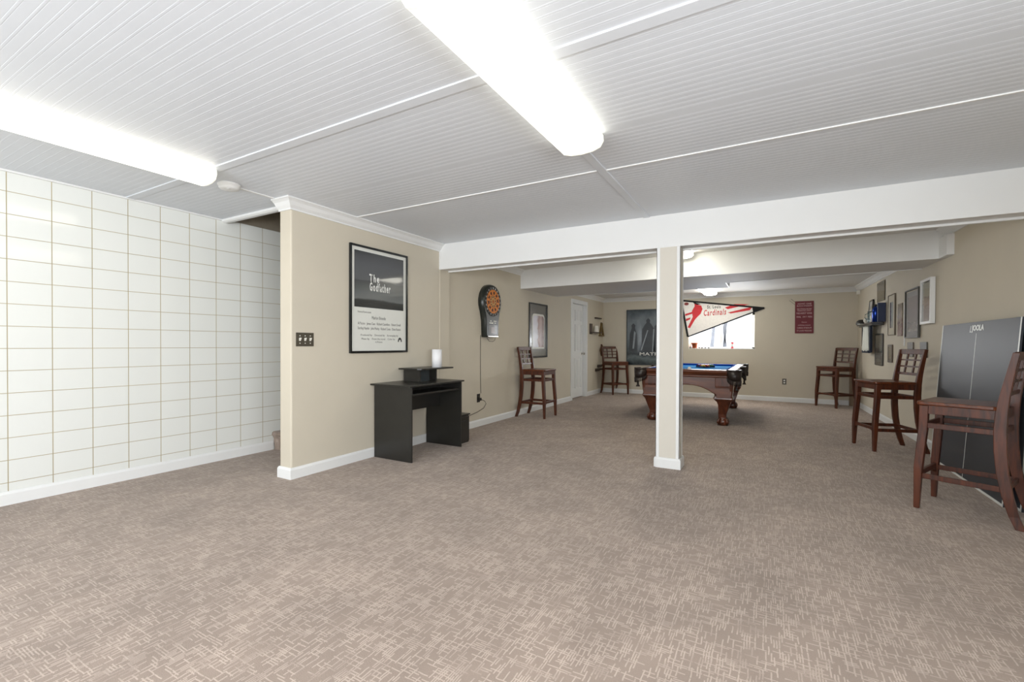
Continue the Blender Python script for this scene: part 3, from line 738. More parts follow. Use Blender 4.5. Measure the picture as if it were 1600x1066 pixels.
# ------------------------------------------------------------------ table tennis halves leaning on the right wall
tt_m = grad_mat('slate_table_top', [(0, (52, 51, 48)), (.35, (58, 58, 60)), (.7, (80, 84, 90)), (1, (84, 87, 92))], lo=0, hi=1.42, rough=.38, coat=.1) if False else mat('slate_table_top', (54, 57, 63), .45, spec=.3, var=.04, scale=5)
line_m = mat('white_line', (226, 228, 224), .4, var=.01)
def tt_half(label, xb, xt, y0, y1, ht, logo=True, cl=0, grp='table tennis table halves leaning on the wall'):
    L_ = (y1 - y0); yc = (y0 + y1) / 2
    t = thing('table_tennis_table_half', label, 'table tennis table', (xb, yc, 0), radians(-90), grp)
    tl = math.atan2(xt - xb, ht); t.rotation_euler = Euler((0, 0, 0)); 
    t.matrix_world = Matrix.Translation((xb, yc, 0)) @ Matrix.Rotation(radians(-90), 4, 'Z') @ Matrix.Rotation(-tl, 4, 'X')
    H = ht / cos(tl); h = L_ / 2
    MB().box(-h, h, 0, .014, 0, H).build('table_top', tt_m, t, bevel=.001)
    mb = MB(); e = .019
    mb.box(-h, -h + e, -.001, .0, 0, H); mb.box(h - e, h, -.001, 0, 0, H); mb.box(-h, h, -.001, 0, 0, e)
    mb.build('edge_line', line_m, t)
    MB().box(cl - .0035, cl + .0035, -.001, 0, 0, H - .105).build('center_line', line_m, t)
    mb = MB(); a, b = .014, .020
    mb.box(-h + .03, h - .03, a, b, .03, .05); mb.box(-h + .03, h - .03, a, b, H - .08, H - .05); mb.box(-h + .03, -h + .05, a, b, .05, H - .08); mb.box(h - .05, h - .03, a, b, .05, H - .08)
    mb.build('steel_apron', blk_metal, t)
    if logo:
        merge_meshes([text('JOOLA', line_m, t, cl + .022 + dx, H - .062 + dz, .26, .064, -.0026 + q_, 'logo_lettering', thick=.0014) for dx, dz, q_ in ((-.004, 0, 0), (.004, 0, .0002), (0, .003, .0004), (0, -.003, .0006))], 'logo_lettering')
        MB().prism([(cl - .155, H - .093), (cl - .128, H - .093), (cl - .128, H - .083), (cl - .142, H - .083), (cl - .134, H - .033), (cl - .144, H - .033)], -.0015, -.0005, 'y').build('logo_mark', line_m, t)
    return t
tt_half('dark slate table tennis half with white border and center line, leaning behind the nearest stool', 1.53, 1.62, 4.74, 6.48, 1.42, cl=.05)
tt_half('second dark table tennis half leaning on the wall behind the first', 1.60, 1.65, 4.66, 6.10, 1.40, False)

# ------------------------------------------------------------------ pool table
pl = thing('pool_table', 'carved cherry pool table with blue cloth and fringed black pockets', 'pool table', (-1.10, 8.565, 0))
HX, HY = .70, 1.285
mb = MB(); mb.box(-HX + .10, HX - .10, -HY + .10, HY - .10, .77, .80); mb.build('bed_cloth', cloth, pl)
# rails in moulded wood
rprof = [(.02, .72), (.075, .72), (.085, .735), (.08, .752), (.095, .765), (.105, .79), (.118, .80), (.12, .822), (.10, .835), (.0, .838), (.0, .74)]
def rail(axis, sgn, a, b):
    mb = MB()
    if axis == 'x': mb.prism([(sgn * (HY - .12 + u), z) for u, z in rprof], a, b, 'x')
    else: mb.prism([(sgn * (HX - .12 + u), z) for u, z in rprof], a, b, 'y')
    r = mb.build('rail', pool_w, pl, bevel=.003)
    s = MB(); n = 3 if axis == 'x' else 3
    for k in range(n):
        q = a + (b - a) * (k + 1) / (n + 1)
        if axis == 'x': s.prism([(q - .008, sgn * (HY - .05)), (q, sgn * (HY - .05) - .008), (q + .008, sgn * (HY - .05)), (q, sgn * (HY - .05) + .008)], .8375, .8395, 'z')
        else: s.prism([(sgn * (HX - .05) - .008, q), (sgn * (HX - .05), q - .008), (sgn * (HX - .05) + .008, q), (sgn * (HX - .05), q + .008)], .8375, .8395, 'z')
    s.build('diamond_sights', ivory, r)
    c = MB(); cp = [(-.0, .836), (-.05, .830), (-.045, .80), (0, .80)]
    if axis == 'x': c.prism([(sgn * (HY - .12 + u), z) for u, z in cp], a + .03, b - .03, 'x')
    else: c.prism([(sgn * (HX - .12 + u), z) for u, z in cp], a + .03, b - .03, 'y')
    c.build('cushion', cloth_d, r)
rail('x', -1, -HX + .07, HX - .07); rail('x', 1, -HX + .07, HX - .07)
for s in (-1, 1):
    rail('y', s, -HY + .07, -.07); rail('y', s, .07, HY - .07)
# arched aprons, tapering inwards
def arch_panel(a, zt=.735, zlow=.47, zmid=.60, n=20, foot=.24):
    top = [(a, zt), (-a, zt)]; bot = []
    bot.append((-a + .045, .42)); bot.append((-a + foot, .43))
    for k in range(n + 1):
        t = k / n; x = (-a + foot) + (2 * (a - foot)) * t; u = abs(2 * t - 1)
        bot.append((x, zmid - (zmid - .455) * u ** 2.4))
    bot.append((a - foot, .43)); bot.append((a - .045, .42))
    return top + bot
for s in (-1, 1):
    p = arch_panel(HX - .03); y = s * (HY - .06)
    MB().prism(p, *sorted((y, y - s * .03)), 'y').build('apron', pool_w, pl, bevel=.004)
    mb = MB(); q = arch_panel(HX - .03)[4:-2]
    mb.tube([(x, y + s * .004, z + .012) for x, z in q], .007, 6); mb.build('apron_bead', pool_w, pl)
    p = arch_panel(HY - .03, foot=.26); x = s * (HX - .06)
    MB().prism(p, *sorted((x, x - s * .03)), 'x').build('apron', pool_w, pl, bevel=.004)
# legs: shoulder block, cabriole shaft, ball-and-claw foot
for sx in (-1, 1):
    for sy in (-1, 1):
        cx, cy = sx * (HX - .185), sy * (HY - .20)
        g = MB()
        zs_ = [.735, .60, .50, .44, .425, .405, .385, .36, .31, .24, .17, .12, .10]
        hw_ = [.125, .125, .122, .118, .130, .132, .118, .095, .078, .066, .056, .052, .052]
        of = [.02, .018, .012, .006, .006, .006, .010, .014, .014, .004, -.010, -.010, .0]
        g.bar([(cx + sx * o2, cy + sy * o2, z) for z, o2 in zip(zs_, of)], [2 * h for h in hw_], [2 * h for h in hw_])
        lg = g.build('leg', pool_wv, pl, bevel=.012, seg=3)
        ft = MB()
        pr_ = [(.03, .115), (.06, .105), (.072, .085), (.078, .055), (.072, .025), (.058, .004), (.03, 0)]
        ft.lathe(pr_, cx, cy, 20)
        for k in range(4):
            a = pi / 4 + k * pi / 2 
            ft.tube([(cx + .045 * cos(a), cy + .045 * sin(a), .115), (cx + .08 * cos(a), cy + .08 * sin(a), .085), (cx + .092 * cos(a), cy + .092 * sin(a), .045), (cx + .084 * cos(a), cy + .084 * sin(a), .01)], [.016, .018, .017, .012], 8)
        ft.build('claw_foot', pool_wv, lg)
# pockets with leather shield and fringe
net = leather
for sx, sy in ((-1, -1), (1, -1), (-1, 1), (1, 1), (-1, 0), (1, 0)):
    corner = sy != 0
    cx, cy = sx * (HX - (.03 if corner else .0)), sy * (HY - .03)
    ax, ay = (sx, sy) if corner else (sx, 0); base_a = math.atan2(ay, ax); R0 = .105 if corner else .085
    mb = MB(); n = 16; inner = []; outer = []
    span = radians(250 if corner else 190)
    for k in range(n + 1):
        a = base_a - span / 2 + span * k / n
        inner.append((cx + (R0 - .035) * cos(a), cy + (R0 - .035) * sin(a))); outer.append((cx + R0 * cos(a), cy + R0 * sin(a)))
    def wallring(r_o, r_i, z0, z1, dz=None):
        vs_ = []; 
        for k in range(n + 1):
            a = base_a - span / 2 + span * k / n; zz0 = z0 - (dz(k / n) if dz else 0)
            for r, z in ((r_o, z1), (r_o * .93, zz0), (r_i * .93, zz0), (r_i, z1)): vs_.append((cx + r * cos(a), cy + r * sin(a), z))
        fs = [(i * 4 + j, i * 4 + (j + 1) % 4, (i + 1) * 4 + (j + 1) % 4, (i + 1) * 4 + j) for i in range(n) for j in range(4)] + [(0, 1, 2, 3), tuple(n * 4 + j for j in (3, 2, 1, 0))]
        mb.add(vs_, fs, True)
    wallring(R0, R0 - .035, .815, .845)
    wallring(R0 - .004, R0 - .014, .725, .82, lambda t: .05 * sin(pi * t) ** .7)
    pk = mb.build('pocket', leather, pl)
    fr = MB()
    for k in range(n * 2 + 1):
        t = k / (n * 2); a = base_a - span / 2 + span * t; r = R0 * .90; zt = .725 - .05 * sin(pi * t) ** .7
        fr.tube([(cx + r * cos(a), cy + r * sin(a), zt + .01), (cx + r * .97 * cos(a), cy + r * .97 * sin(a), zt - .03 - .035 * sin(pi * t))], .0045, 5)
    # tassel under the shield
    fr.tube([(cx + .05 * cos(base_a), cy + .05 * sin(base_a), .64), (cx + .05 * cos(base_a), cy + .05 * sin(base_a), .575), (cx + .05 * cos(base_a), cy + .05 * sin(base_a), .545)], [.012, .016, .034], 10)
    fr.build('fringe', leather, pk)
ZT = .80
# balls, racked at the far end
bcol = [(236, 190, 60), (40, 60, 150), (190, 40, 40), (80, 40, 110), (230, 120, 40), (30, 100, 60), (110, 30, 36), (20, 20, 22), (240, 210, 110), (60, 80, 160), (200, 80, 80), (100, 60, 120), (236, 150, 90), (50, 120, 80), (130, 50, 56)]
bn = ['yellow', 'blue', 'red', 'purple', 'orange', 'green', 'maroon', 'black', 'yellow striped', 'blue striped', 'red striped', 'purple striped', 'orange striped', 'green striped', 'maroon striped']
order = [0, 8, 2, 10, 7, 12, 1, 4, 11, 13, 6, 9, 3, 14, 5]; r = .0286; q = 0; sph = None
def ball(loc, col, label, name='billiard_ball', group='racked billiard balls'):
    mb = MB(); pr_ = [(max(.0005, r * sin(pi * k / 10)), -r * cos(pi * k / 10)) for k in range(11)]
    mb.lathe(pr_, n=18); o = mb.build(name, mat('ball_' + label.split(' ball')[0].replace(' ', '_'), col, .12, var=0, coat=.5), loc=loc); return tag(o, label, 'ball', group)
for row in range(5):
    for k in range(row + 1):
        i = order[q]; q += 1
        ball((-1.0 + (k - row / 2) * 2 * r * 1.01 , 8.72 + row * r * 1.75, ZT + r), bcol[i], bn[i] + ' ball racked on the far end of the pool table')
ball((-1.10, 7.72, ZT + r), (240, 236, 222), 'white cue ball alone on the near end of the pool table', 'cue_ball', None)
bpy.data.objects['cue_ball'].pop('group', None)
tr = MB(); R1, R2 = [], []
cxr, cyr = -1.0, 8.72 + 4 * r * 1.75 * .667
for k in range(3):
    a = -pi / 2 + k * 2 * pi / 3; R1.append((cxr + .185 * cos(a), cyr + .185 * sin(a))); R2.append((cxr + .160 * cos(a), cyr + .160 * sin(a)))
for k in range(3):
    a, b = R1[k], R1[(k + 1) % 3]; c, d = R2[(k + 1) % 3], R2[k]; tr.prism([a, b, c, d], ZT + .001, ZT + .032, 'z')
tag(tr.build('ball_rack', mat('black_rack', (28, 26, 30), .4)), 'black triangular rack holding the balls on the blue cloth', 'ball rack')
cu = thing('cue_stick', 'dark pool cue lying across the near end of the blue cloth', 'cue stick', (-.78, 7.70, ZT + .0165))
mb = MB(); mb.tube([(-.30, -.10, -.008), (.05, .0, -.004)], [.006, .010], 10); mb.build('shaft', wood('cue_shaft', (60, 60, 70), (90, 90, 100), .3), cu)
mb = MB(); mb.tube([(.05, .0, -.004), (.22, .05, 0)], [.0102, .0142], 10); mb.build('butt', blk_metal, cu)

# ------------------------------------------------------------------ far wall
# large dark poster
pm = thing('wall_poster', 'large dark blue-grey poster on the far wall beside the column', 'poster', (-2.56, YB, .71))
hw, ht = .53, 1.365
MB().box(-hw, hw, -.012, 0, 0, ht).build('poster_board', grad_mat('poster_blue_grey', [(0, (34, 46, 50)), (.12, (96, 108, 110)), (.2, (44, 54, 60)), (.5, (104, 114, 120)), (.8, (112, 122, 128)), (1, (62, 72, 78))], noise=.35, scale=3.5, hi=1.36), pm)
mb = MB(); mb.box(-hw, -hw + .02, -.018, .0, 0, ht); mb.box(hw - .02, hw, -.018, 0, 0, ht); mb.box(-hw, hw, -.018, 0, 0, .02); mb.box(-hw, hw, -.018, 0, ht - .02, ht)
mb.build('frame', mat('dark_blue_frame', (40, 50, 54), .3), pm, bevel=.002)
dk_f = mat('poster_dark_shape', (42, 49, 55), .3, coat=.4, var=.25, scale=5); lt_f = mat('poster_light_shape', (140, 150, 156), .3, coat=.4, var=.25, scale=8)
for x, w_, zt in ((-.36, .10, .98), (.0, .16, 1.10), (.32, .19, 1.16)):
    MB().prism([(x - w_, .34), (x + w_, .34), (x + w_ * .9, zt - .22), (x + w_ * .55, zt - .12), (x + .04, zt - .06), (x + .05, zt), (x, zt + .05), (x - .05, zt), (x - .04, zt - .06), (x - w_ * .55, zt - .12), (x - w_ * .9, zt - .22)], -.0145, -.0115, 'y').build('dark_shape', dk_f, pm)
for ps in ([(-.38, .40), (-.34, .40), (-.30, .8), (-.34, .84)], [(-.18, .36), (-.15, .36), (.0, .85), (-.02, .86)], [(.10, .33), (.12, .33), (.15, .88), (.12, .88)]): MB().prism(ps, -.0155, -.0135, 'y').build('light_streak', lt_f, pm)
text('MATRIX', wht, pm, .11, .275, .62, .075, -.0145)

# pennant across the window
pn = thing('team_pennant', 'long red and white team pennant with black edging hung over the window', 'pennant', (-1.70, YB - .012, 1.40), radians(0))
A, B_, D_ = (-.10, .855), (1.615, .615), (.055, .0)    # top-left, tip, bottom-left (x,z)
felt_w = mat('white_felt', (240, 236, 232), .9); felt_r = mat('red_felt', (206, 60, 66), .9); felt_k = mat('black_felt', (24, 24, 26), .9)
MB().prism([A, B_, D_], -.008, -.003, 'y').build('pennant_cloth', felt_w, pn)
def strip(p, q, w0, w1, m_, y=-.010, nm='edging'):
    p, q = Vector(p), Vector(q); d = (q - p).normalized(); nrm = Vector((-d.y, d.x))
    return MB().prism([tuple(p + nrm * w0), tuple(q + nrm * w1), tuple(q - nrm * w1), tuple(p - nrm * w0)], y, y + .003, 'y').build(nm, m_, pn)
strip(A, B_, .020, .018, felt_k); strip(B_, D_, .014, .014, felt_k); strip(D_, A, .022, .022, felt_k)
MB().prism([B_, (1.38, .665), (1.40, .52)], -.0105, -.0075, 'y').build('pennant_tip', felt_k, pn)
def quad(ps, m_, nm, y=-.0092): return MB().prism(ps, y, y + .002, 'y').build(nm, m_, pn)
quad([(0.836, 0.653), (1.033, 0.726), (1.323, 0.709), (0.898, 0.617)], felt_r, 'red_stripe')
quad([(0.898, 0.541), (1.388, 0.653), (1.336, 0.578), (0.959, 0.518)], felt_r, 'red_stripe')
quad([(-0.013, 0.533), (0.191, 0.593), (0.191, 0.548), (-0.007, 0.488)], felt_r, 'red_stripe')
quad([(0.007, 0.42), (0.112, 0.45), (0.099, 0.405), (0.013, 0.367)], felt_r, 'red_stripe')
# red bird emblem on a slanted bat
quad([(.14, .60), (.20, .71), (.19, .80), (.24, .75), (.34, .72), (.37, .64), (.33, .53), (.26, .46), (.21, .40), (.17, .33), (.10, .20), (.05, .22), (.10, .33), (.16, .46)], felt_r, 'bird_emblem', -.0105)
quad([(.19, .77), (.14, .82), (.22, .79), (.34, .755), (.25, .74)], felt_k, 'bird_crest', -.0115)
text('St. Louis', felt_k, pn, .61, .680, .28, .075, -.0095, 'lettering', rot=.0, bold=.02); text('Cardinals', felt_r, pn, .63, .555, .47, .14, -.0095, 'lettering', italic=.25, rot=.04, bold=.02)
MB().prism(disc(.05, 0, 0, .02, .77, 16, .7), -.0105, -.008, 'y').build('round_patch', mat('grey_red_patch', (140, 70, 70), .9), pn)
text('2006', felt_k, pn, .75, .33, .08, .04, -.0095) if False else None

# window sill items
wp = thing('plant_pot', 'small terracotta pot on the left of the window sill', 'pot', (-1.505, YB + .045, WZ0 + .0065))
MB().lathe([(.042, 0), (.046, .005), (.062, .10), (.072, .10), (.074, .13), (.062, .13), (.058, .10), (.04, .01)], n=20).build('pot_body', mat('terracotta', (176, 88, 48), .8, var=.1), wp)
MB().lathe([(.06, .105), (.001, .112)], n=16).build('soil', mat('soil', (70, 52, 40), .9), wp)
rg = thing('drinking_cup', 'red and white tapered cup on the window sill', 'cup', (-.71, YB + .045, WZ0 + .0065))
MB().lathe([(.022, 0), (.026, .002), (.036, .145), (.033, .145), (.024, .01), (.001, .01)], n=20).build('cup_body', mat('red_plastic', (196, 60, 70), .4), rg)
MB().lathe([(.0295, .04), (.0335, .10), (.034, .10), (.0300, .04)], n=20).build('white_band', ivory, rg)
for k, (x, lab) in enumerate([(-1.40, 'tiny dark pebble-like trinket right beside the terracotta pot'), (-1.34, 'small dark trinket second from the terracotta pot'), (-1.27, 'small dark trinket third from the pot on the sill'), (-1.20, 'small dark trinket farthest from the pot on the sill')]):
    o = MB().lathe([(.015, 0), (.022, .008), (.018, .02 + .006 * (k % 2)), (.004, .03)], n=10).build('sill_trinket', mat('dark_trinket', (70, 66, 62), .5), loc=(x, YB + .04, WZ0 + .0065)); tag(o, lab, 'trinket', 'trinkets on the window sill')

# maroon text sign
ts = thing('text_sign', 'maroon sign with white lines of writing on the far wall', 'sign', (.648, YB, 1.46))
MB().box(-.165, .165, -.012, 0, 0, .675).build('sign_board', mat('maroon_board', (110, 36, 46), .6, var=.08, scale=12), ts, bevel=.002)
sgn = mat('faded_white_ink', (222, 190, 190), .7)
for body, z, w_, h_ in [('ADMIT ONE', .62, .25, .03), ('BUSCH STADIUM', .575, .26, .03), ('SECTION ROW', .51, .26, .03), ('RESERVED SEAT', .475, .24, .022), ('MIDWEST WAR', .42, .27, .036), ('MAIL  1917  MEN', .345, .27, .034), ('Game', .235, .09, .022), ('NATIONAL LEAGUE', .17, .22, .02), ('CARDS STADIUM', .115, .25, .03), ('ST LOUIS MISSOURI', .055, .26, .03)]:
    text(body, sgn, ts, 0, z, w_, h_, -.0128)
mb = MB(); mb.tube([(-.165, -.006, .66), (-.24, -.006, .73)], .004, 5); mb.tube([(-.165, -.006, .60), (-.27, -.006, .70)], .003, 5); mb.build('hanger_sticks', mat('grey_green_stick', (110, 112, 96), .6), ts)

# ------------------------------------------------------------------ left wall near the far corner
wk = wood('dark_walnut_shelf', (44, 30, 20), (74, 54, 36), .5, 0)
olive = wood('olive_wood', (90, 72, 34), (130, 106, 58), .5, 2)
ck = thing('cue_rack_bar', 'narrow dark wooden cue holder bar high on the left wall', 'cue rack', (XL, 10.83, 1.86), facing('left'), 'dark wooden cue holder bars')
MB().box(-.20, .20, -.05, 0, -.016, .016).build('bar', wk, ck, bevel=.003)
mb = MB(); [mb.box(x - .02, x + .02, -.07, -.05, -.012, .012) for x in (-.14, -.05, .05, .14)]; mb.build('cue_clips', wk, ck)
for z, u, lab, w_ in ((.69, 11.02, 'upper of two low dark wooden ledges on the left wall', .17), (.60, 10.86, 'lower of two low dark wooden ledges on the left wall', .17)):
    k2 = thing('wall_ledge', lab, 'ledge', (XL, u, z), facing('left'), 'low dark wooden ledges'); MB().box(-w_, w_, -.09, 0, -.018, .018).build('shelf_board', wk, k2, bevel=.003); MB().box(-w_, w_, -.012, 0, -.05, -.018).build('back_rail', wk, k2)
sc = thing('wall_shelf_bracket', 'dark wooden wall bracket shelf left of the white candle', 'shelf', (XL, 10.50, 1.46), facing('left'))
MB().box(-.22, -.06, -.022, 0, 0, .25).build('back_board', wk, sc, bevel=.003); MB().box(-.22, .36, -.13, 0, .03, .05).build('shelf_board', wk, sc, bevel=.002)
cn = thing('pillar_candle', 'white tapered candle shade on the small dark wall shelf', 'candle', (XL + .07, 10.58, 1.511))
MB().lathe([(.062, 0), (.060, .01), (.045, .15), (.040, .152), (.002, .15)], n=20).build('shade', mat('candle_white', (236, 232, 222), .5), cn)
tr = thing('triangle_rack', 'wooden triangle ball rack hanging on the left wall', 'ball rack', (XL, 11.10, 1.42), facing('left'))
mb = MB(); mb.prism([(-.15, 0), (.15, 0), (.02, .31), (-.02, .31)][:2] + [(.15, .035), (-.15, .035)], -.05, 0, 'y'); mb.prism([(-.15, 0), (-.115, 0), (.03, .32), (.0, .34)], -.05, 0, 'y'); mb.prism([(.15, 0), (.115, 0), (-.03, .32), (.0, .34)], -.05, 0, 'y'); mb.build('rack_frame', olive, tr)
MB().box(-.01, .01, -.03, 0, .33, .35).build('peg', wk, tr)
dr2 = thing('diamond_rack', 'brown diamond-shaped ball rack hanging below the triangle rack', 'ball rack', (XL, 11.13, .92), facing('left'))
mb = MB(); P4 = [(0, 0), (.10, .14), (0, .28), (-.10, .14)]; Q4 = [(0, .045), (.07, .14), (0, .235), (-.07, .14)]
for k in range(4): mb.prism([P4[k], P4[(k + 1) % 4], Q4[(k + 1) % 4], Q4[k]], -.045, 0, 'y')
mb.build('rack_frame', wood('brown_rack', (80, 56, 38), (116, 86, 60), .5, 2), dr2)
MB().box(-.01, .01, -.03, 0, .275, .30).build('peg', wk, dr2)

# ------------------------------------------------------------------ right wall
def simple_pic(name, label, y0, y1, z0, z1, fw, fm, stops, axis=2, noise=.5, scale=9, dp=.015, matb=None, group=None):
    wd, ht = y1 - y0, z1 - z0
    t = frame(name, label, 'picture', 'right', (y0 + y1) / 2, z0, wd, ht, fw, dp, fm, group)
    lo, hi = (0, ht) if axis == 2 else (-wd / 2, wd / 2)
    m = grad_mat(label[:20].replace(' ', '_') + '_art', stops, axis=axis, noise=noise, scale=scale, lo=lo, hi=hi, coat=.3)
    if matb:
        sheet(t, 'mat_board', matb[0], -wd / 2 + fw, wd / 2 - fw, fw, ht - fw, -.008, .004); b = matb[1]
        sheet(t, 'print', m, -wd / 2 + fw + b, wd / 2 - fw - b, fw + b, ht - fw - b, -.0095, .003)
    else: sheet(t, 'print', m, -wd / 2 + fw, wd / 2 - fw, fw, ht - fw, -.010, .008)
    return t
gmt = mat('grey_mat_board', (150, 148, 146), .7); beige_m = mat('beige_mat', (188, 180, 160), .7)
tbr = mat('taupe_frame', (112, 102, 84), .5); gfr = mat('charcoal_frame', (70, 68, 62), .4)
simple_pic('unframed_print', 'small brown-grey print high on the right wall above the blue bottle', 9.17, 9.72, 1.93, 2.25, 0, tbr, [(0, (92, 84, 68)), (.5, (130, 122, 102)), (1, (96, 90, 76))])
simple_pic('framed_print', 'tall narrow grey print with dark right edge low on the right wall', 9.25, 9.83, .88, 1.40, .02, gfr, [(0, (120, 112, 96)), (.3, (98, 104, 104)), (.6, (130, 130, 122)), (1, (140, 130, 110))])
simple_pic('framed_print', 'small brown framed picture left of the stool back', 8.60, 8.87, .955, 1.22, .035, wood('brown_frame', (70, 56, 40), (100, 82, 60), .5, 2), [(0, (120, 110, 92)), (1, (168, 160, 140))])
p5 = simple_pic('framed_print', 'pale matted picture with thin taupe frame beside the blue bottle', 8.46, 8.88, 1.36, 1.97, .012, tbr, [(0, (60, 62, 80)), (.4, (90, 84, 96)), (.55, (200, 204, 196)), (1, (150, 158, 150))], axis=0, noise=.3, scale=12, matb=(beige_m, .10))
simple_pic('photo_collage', 'narrow reddish-brown photo collage between two picture frames', 8.06, 8.30, 1.34, 1.80, 0, tbr, [(0, (150, 126, 122)), (.35, (128, 96, 98)), (.6, (170, 160, 140)), (1, (130, 124, 110))], noise=.9, scale=14)
XR = XRA(8.1)
ws = MB().box(XR - .012, XR + .01, 8.07, 8.09, 1.2, 1.81).build('wall_cable_cover', white, bevel=.003); tag(ws, 'thin white vertical strip on the wall left of the tall framed print', 'cable cover')
bigp = simple_pic('framed_print', 'tall grey print of a stadium-like scene in a thin charcoal frame', 7.23, 7.85, 1.305, 1.928, .016, gfr, [(0, (140, 136, 132)), (.12, (176, 172, 164)), (.2, (110, 108, 108)), (.5, (132, 128, 130)), (.8, (146, 142, 146)), (1, (150, 148, 150))], noise=.25, scale=8, dp=.025, matb=(gmt, .07))
mr = frame('wall_mirror', 'deep white-framed picture box on the right wall nearest the camera', 'picture', 'right', 6.86, 1.455, .40, .515, .03, .045, white)
sheet(mr, 'print', grad_mat('olive_print', [(0, (132, 126, 112)), (.25, (104, 98, 80)), (.5, (150, 136, 116)), (.8, (108, 108, 82)), (1, (128, 128, 100))], noise=.4, scale=9, hi=.5), -.172, .172, .03, .49, -.03, .02)
for y, lab, c in ((7.80, 'left of two small dark plaques under the tall framed print', (100, 90, 78)), (7.27, 'right of two small dark plaques under the tall framed print', (74, 72, 66))):
    t = thing('wall_plaque', lab, 'plaque', (XRA(y), y, 1.06), facing('right'), 'small dark wall plaques'); MB().box(-.135, .135, -.012, 0, 0, .19).build('plaque_board', mat('plaque_%d' % c[0], c, .5, var=.15, scale=20), t, bevel=.002)

# black wall shelf with keepsakes
XR = XRA(9.7)
SZ = 1.585
shf = thing('wall_shelf', 'short black wall shelf crowded with keepsakes on the right wall', 'shelf', (XR, 9.78, SZ), facing('right'))
MB().box(-.68, .62, -.17, 0, -.022, 0).build('shelf_board', mat('charcoal_shelf', (62, 60, 60), .3), shf, bevel=.003)
MB().box(-.58, .58, -.15, -.0, -.05, -.022).build('apron', blk_metal, shf)
# picture leaning on shelf
wpn = thing('leaning_frame', 'tilted black-framed white picture leaning on the wall shelf', 'picture', (XR - .045, 10.03, SZ), facing('right'))
wpn.rotation_euler = (radians(-4), 0, radians(-90))
mb = MB(); mb.box(-.16, -.14, -.015, 0, 0, .42); mb.box(.13, .16, -.015, 0, 0, .42); mb.box(-.16, .16, -.015, 0, 0, .02); mb.box(-.16, .16, -.015, 0, .395, .42); mb.build('frame', frame_blk, wpn)
MB().box(-.14, .13, -.008, -.002, .02, .395).build('print', grad_mat('white_sketch', [(0, (214, 216, 214)), (.6, (226, 226, 224)), (.7, (170, 170, 168)), (1, (230, 230, 228))], noise=.6, scale=14, hi=.4), wpn)
# blue bottle
bt = thing('water_bottle', 'shiny blue metal bottle on the right end of the wall shelf', 'bottle', (XR - .10, 9.22, SZ))
MB().lathe([(.038, 0), (.042, .004), (.042, .19), (.036, .22), (.018, .24), (.016, .25)], n=24).build('bottle_body', mat('blue_metal', (24, 60, 150), .18, metal=.7, var=.02), bt)
MB().lathe([(.02, .25), (.021, .275), (.016, .285), (.001, .287)], n=18).build('bottle_cap', blk_metal, bt)
bx = tag(MB().box(-.05, .05, -.03, .03, 0, .30).build('navy_box', mat('navy_card', (32, 44, 78), .5), loc=(XR - .04, 9.13, SZ), bevel=.003), 'navy blue box behind the blue bottle on the shelf', 'box')
# glass jars and cup
for k, (y, h, c, lab) in enumerate([(9.50, .17, (170, 186, 186), 'clear glass stein standing left of the blue bottle'), (9.66, .20, (96, 116, 116), 'dark teal mug standing behind the glasses on the shelf')]):
    t = thing('beer_mug', lab, 'mug', (XR - .09, y, SZ)); MB().lathe([(.04, 0), (.043, .004), (.045, h), (.041, h), (.039, .01), (.001, .01)], n=20).build('mug_body', mat('mug_%d' % k, c, .15), t)
    MB().tube([(-.042, 0, h * .8), (-.075, 0, h * .75), (-.08, 0, h * .45), (-.045, 0, h * .25)], .006, 8).build('handle', MATS['mug_%d' % k], t)
for y, z0, lab in ((9.36, SZ, 'white and gold figurine between the mug and the blue bottle'), (9.86, SZ, 'white baseball-like ornament in the middle of the shelf')):
    t = thing('figurine', lab, 'figurine', (XR - .12, y, z0)); MB().lathe([(.028, 0), (.030, .01), (.014, .03), (.022, .07), (.026, .10), (.012, .125), (.018, .15), (.010, .17), (.001, .172)] if y < 9.6 else [(.02, 0), (.022, .012), (.036, .03), (.042, .055), (.036, .08), (.02, .095), (.001, .098)], n=16).build('figure', ivory, t)
    MB().lathe([(.034, 0), (.034, .008), (.002, .009)], n=16).build('pedestal', mat('gold_trim', (190, 130, 60), .3, metal=.6), t)
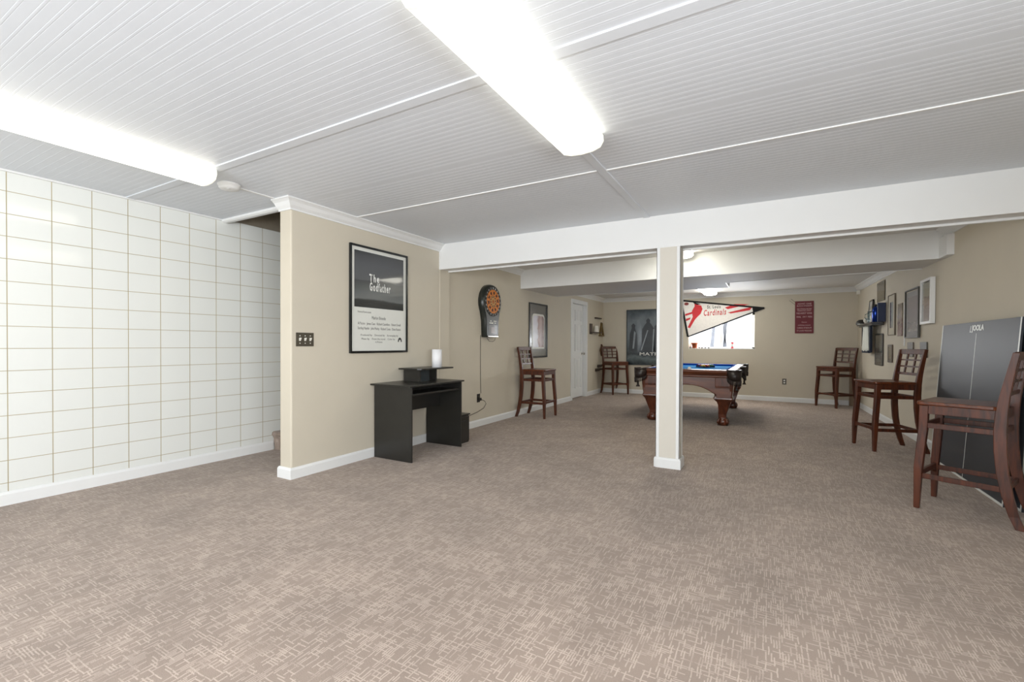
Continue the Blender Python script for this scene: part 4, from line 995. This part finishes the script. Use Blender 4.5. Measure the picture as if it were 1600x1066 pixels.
cp = thing('baseball_cap', 'black cap with white front lying at the left end of the shelf', 'cap', (XR - .11, 10.36, SZ + .002), radians(180))
mb = MB(); mb.lathe([(.085, 0), (.088, .03), (.075, .065), (.045, .088), (.002, .095)], n=20); mb.build('crown', blkr, cp)
mb = MB(); mb.prism([(.08 * cos(a), .06 + .10 * sin(a)) for a in [pi * k / 8 for k in range(9)]], .004, .012, 'z'); mb.build('brim', line_m, cp)
# hanging towel & framed panel below the shelf
twh = thing('hanging_towel', 'white towel with navy border hanging under the wall shelf', 'towel', (XR - .12, 9.86, 1.11), facing('right'))
mb = MB(); nn = 18; top_, bot_ = SZ - 1.11 - .05, 0.0; vs_ = []
for j in range(9):
    z = top_ + (bot_ - top_) * j / 8; wdt = .19 + .11 * (j / 8) ** .7
    for k in range(nn + 1):
        u = k / nn; vs_.append(((u - .5) * 2 * wdt, .018 * sin(u * pi * 5) * (1 - .5 * j / 8) - .004, z))
mb.add(vs_, [(j * (nn + 1) + k, j * (nn + 1) + k + 1, (j + 1) * (nn + 1) + k + 1, (j + 1) * (nn + 1) + k) for j in range(8) for k in range(nn)], True)
tw = mb.build('cloth', mat('white_terry', (226, 228, 218), .95, var=.03, scale=60, bump=.3), twh); sol = tw.modifiers.new('solid', 'SOLIDIFY'); sol.thickness = .012
navy = mat('navy_cloth', (34, 42, 58), .9)
MB().box(-.30, .30, -.016, .016, -.03, .012).build('bottom_border', navy, twh); 
MB().box(.27, .36, .0, .03, -.02, top_).build('side_border', navy, twh)
bf = frame('wall_frame', 'narrow black-framed panel near the far right corner behind the towel', 'picture', 'right', 10.62, 1.19, .75, .50, .035, .03)
sheet(bf, 'print', grad_mat('pale_panel', [(0, (150, 144, 130)), (1, (176, 170, 156))], noise=.2, hi=.5), -.34, .34, .035, .465)
tag(MB().bar([(0, 0, 0), (0, .0, .90)], [.11, .10], [.04, .04]).build('wooden_board', wood('pale_brown_board', (120, 98, 74), (150, 128, 102), .5, 2), loc=(1.47, 11.255, 0), bevel=.004), 'narrow brown board standing upright in the far right corner', 'board')
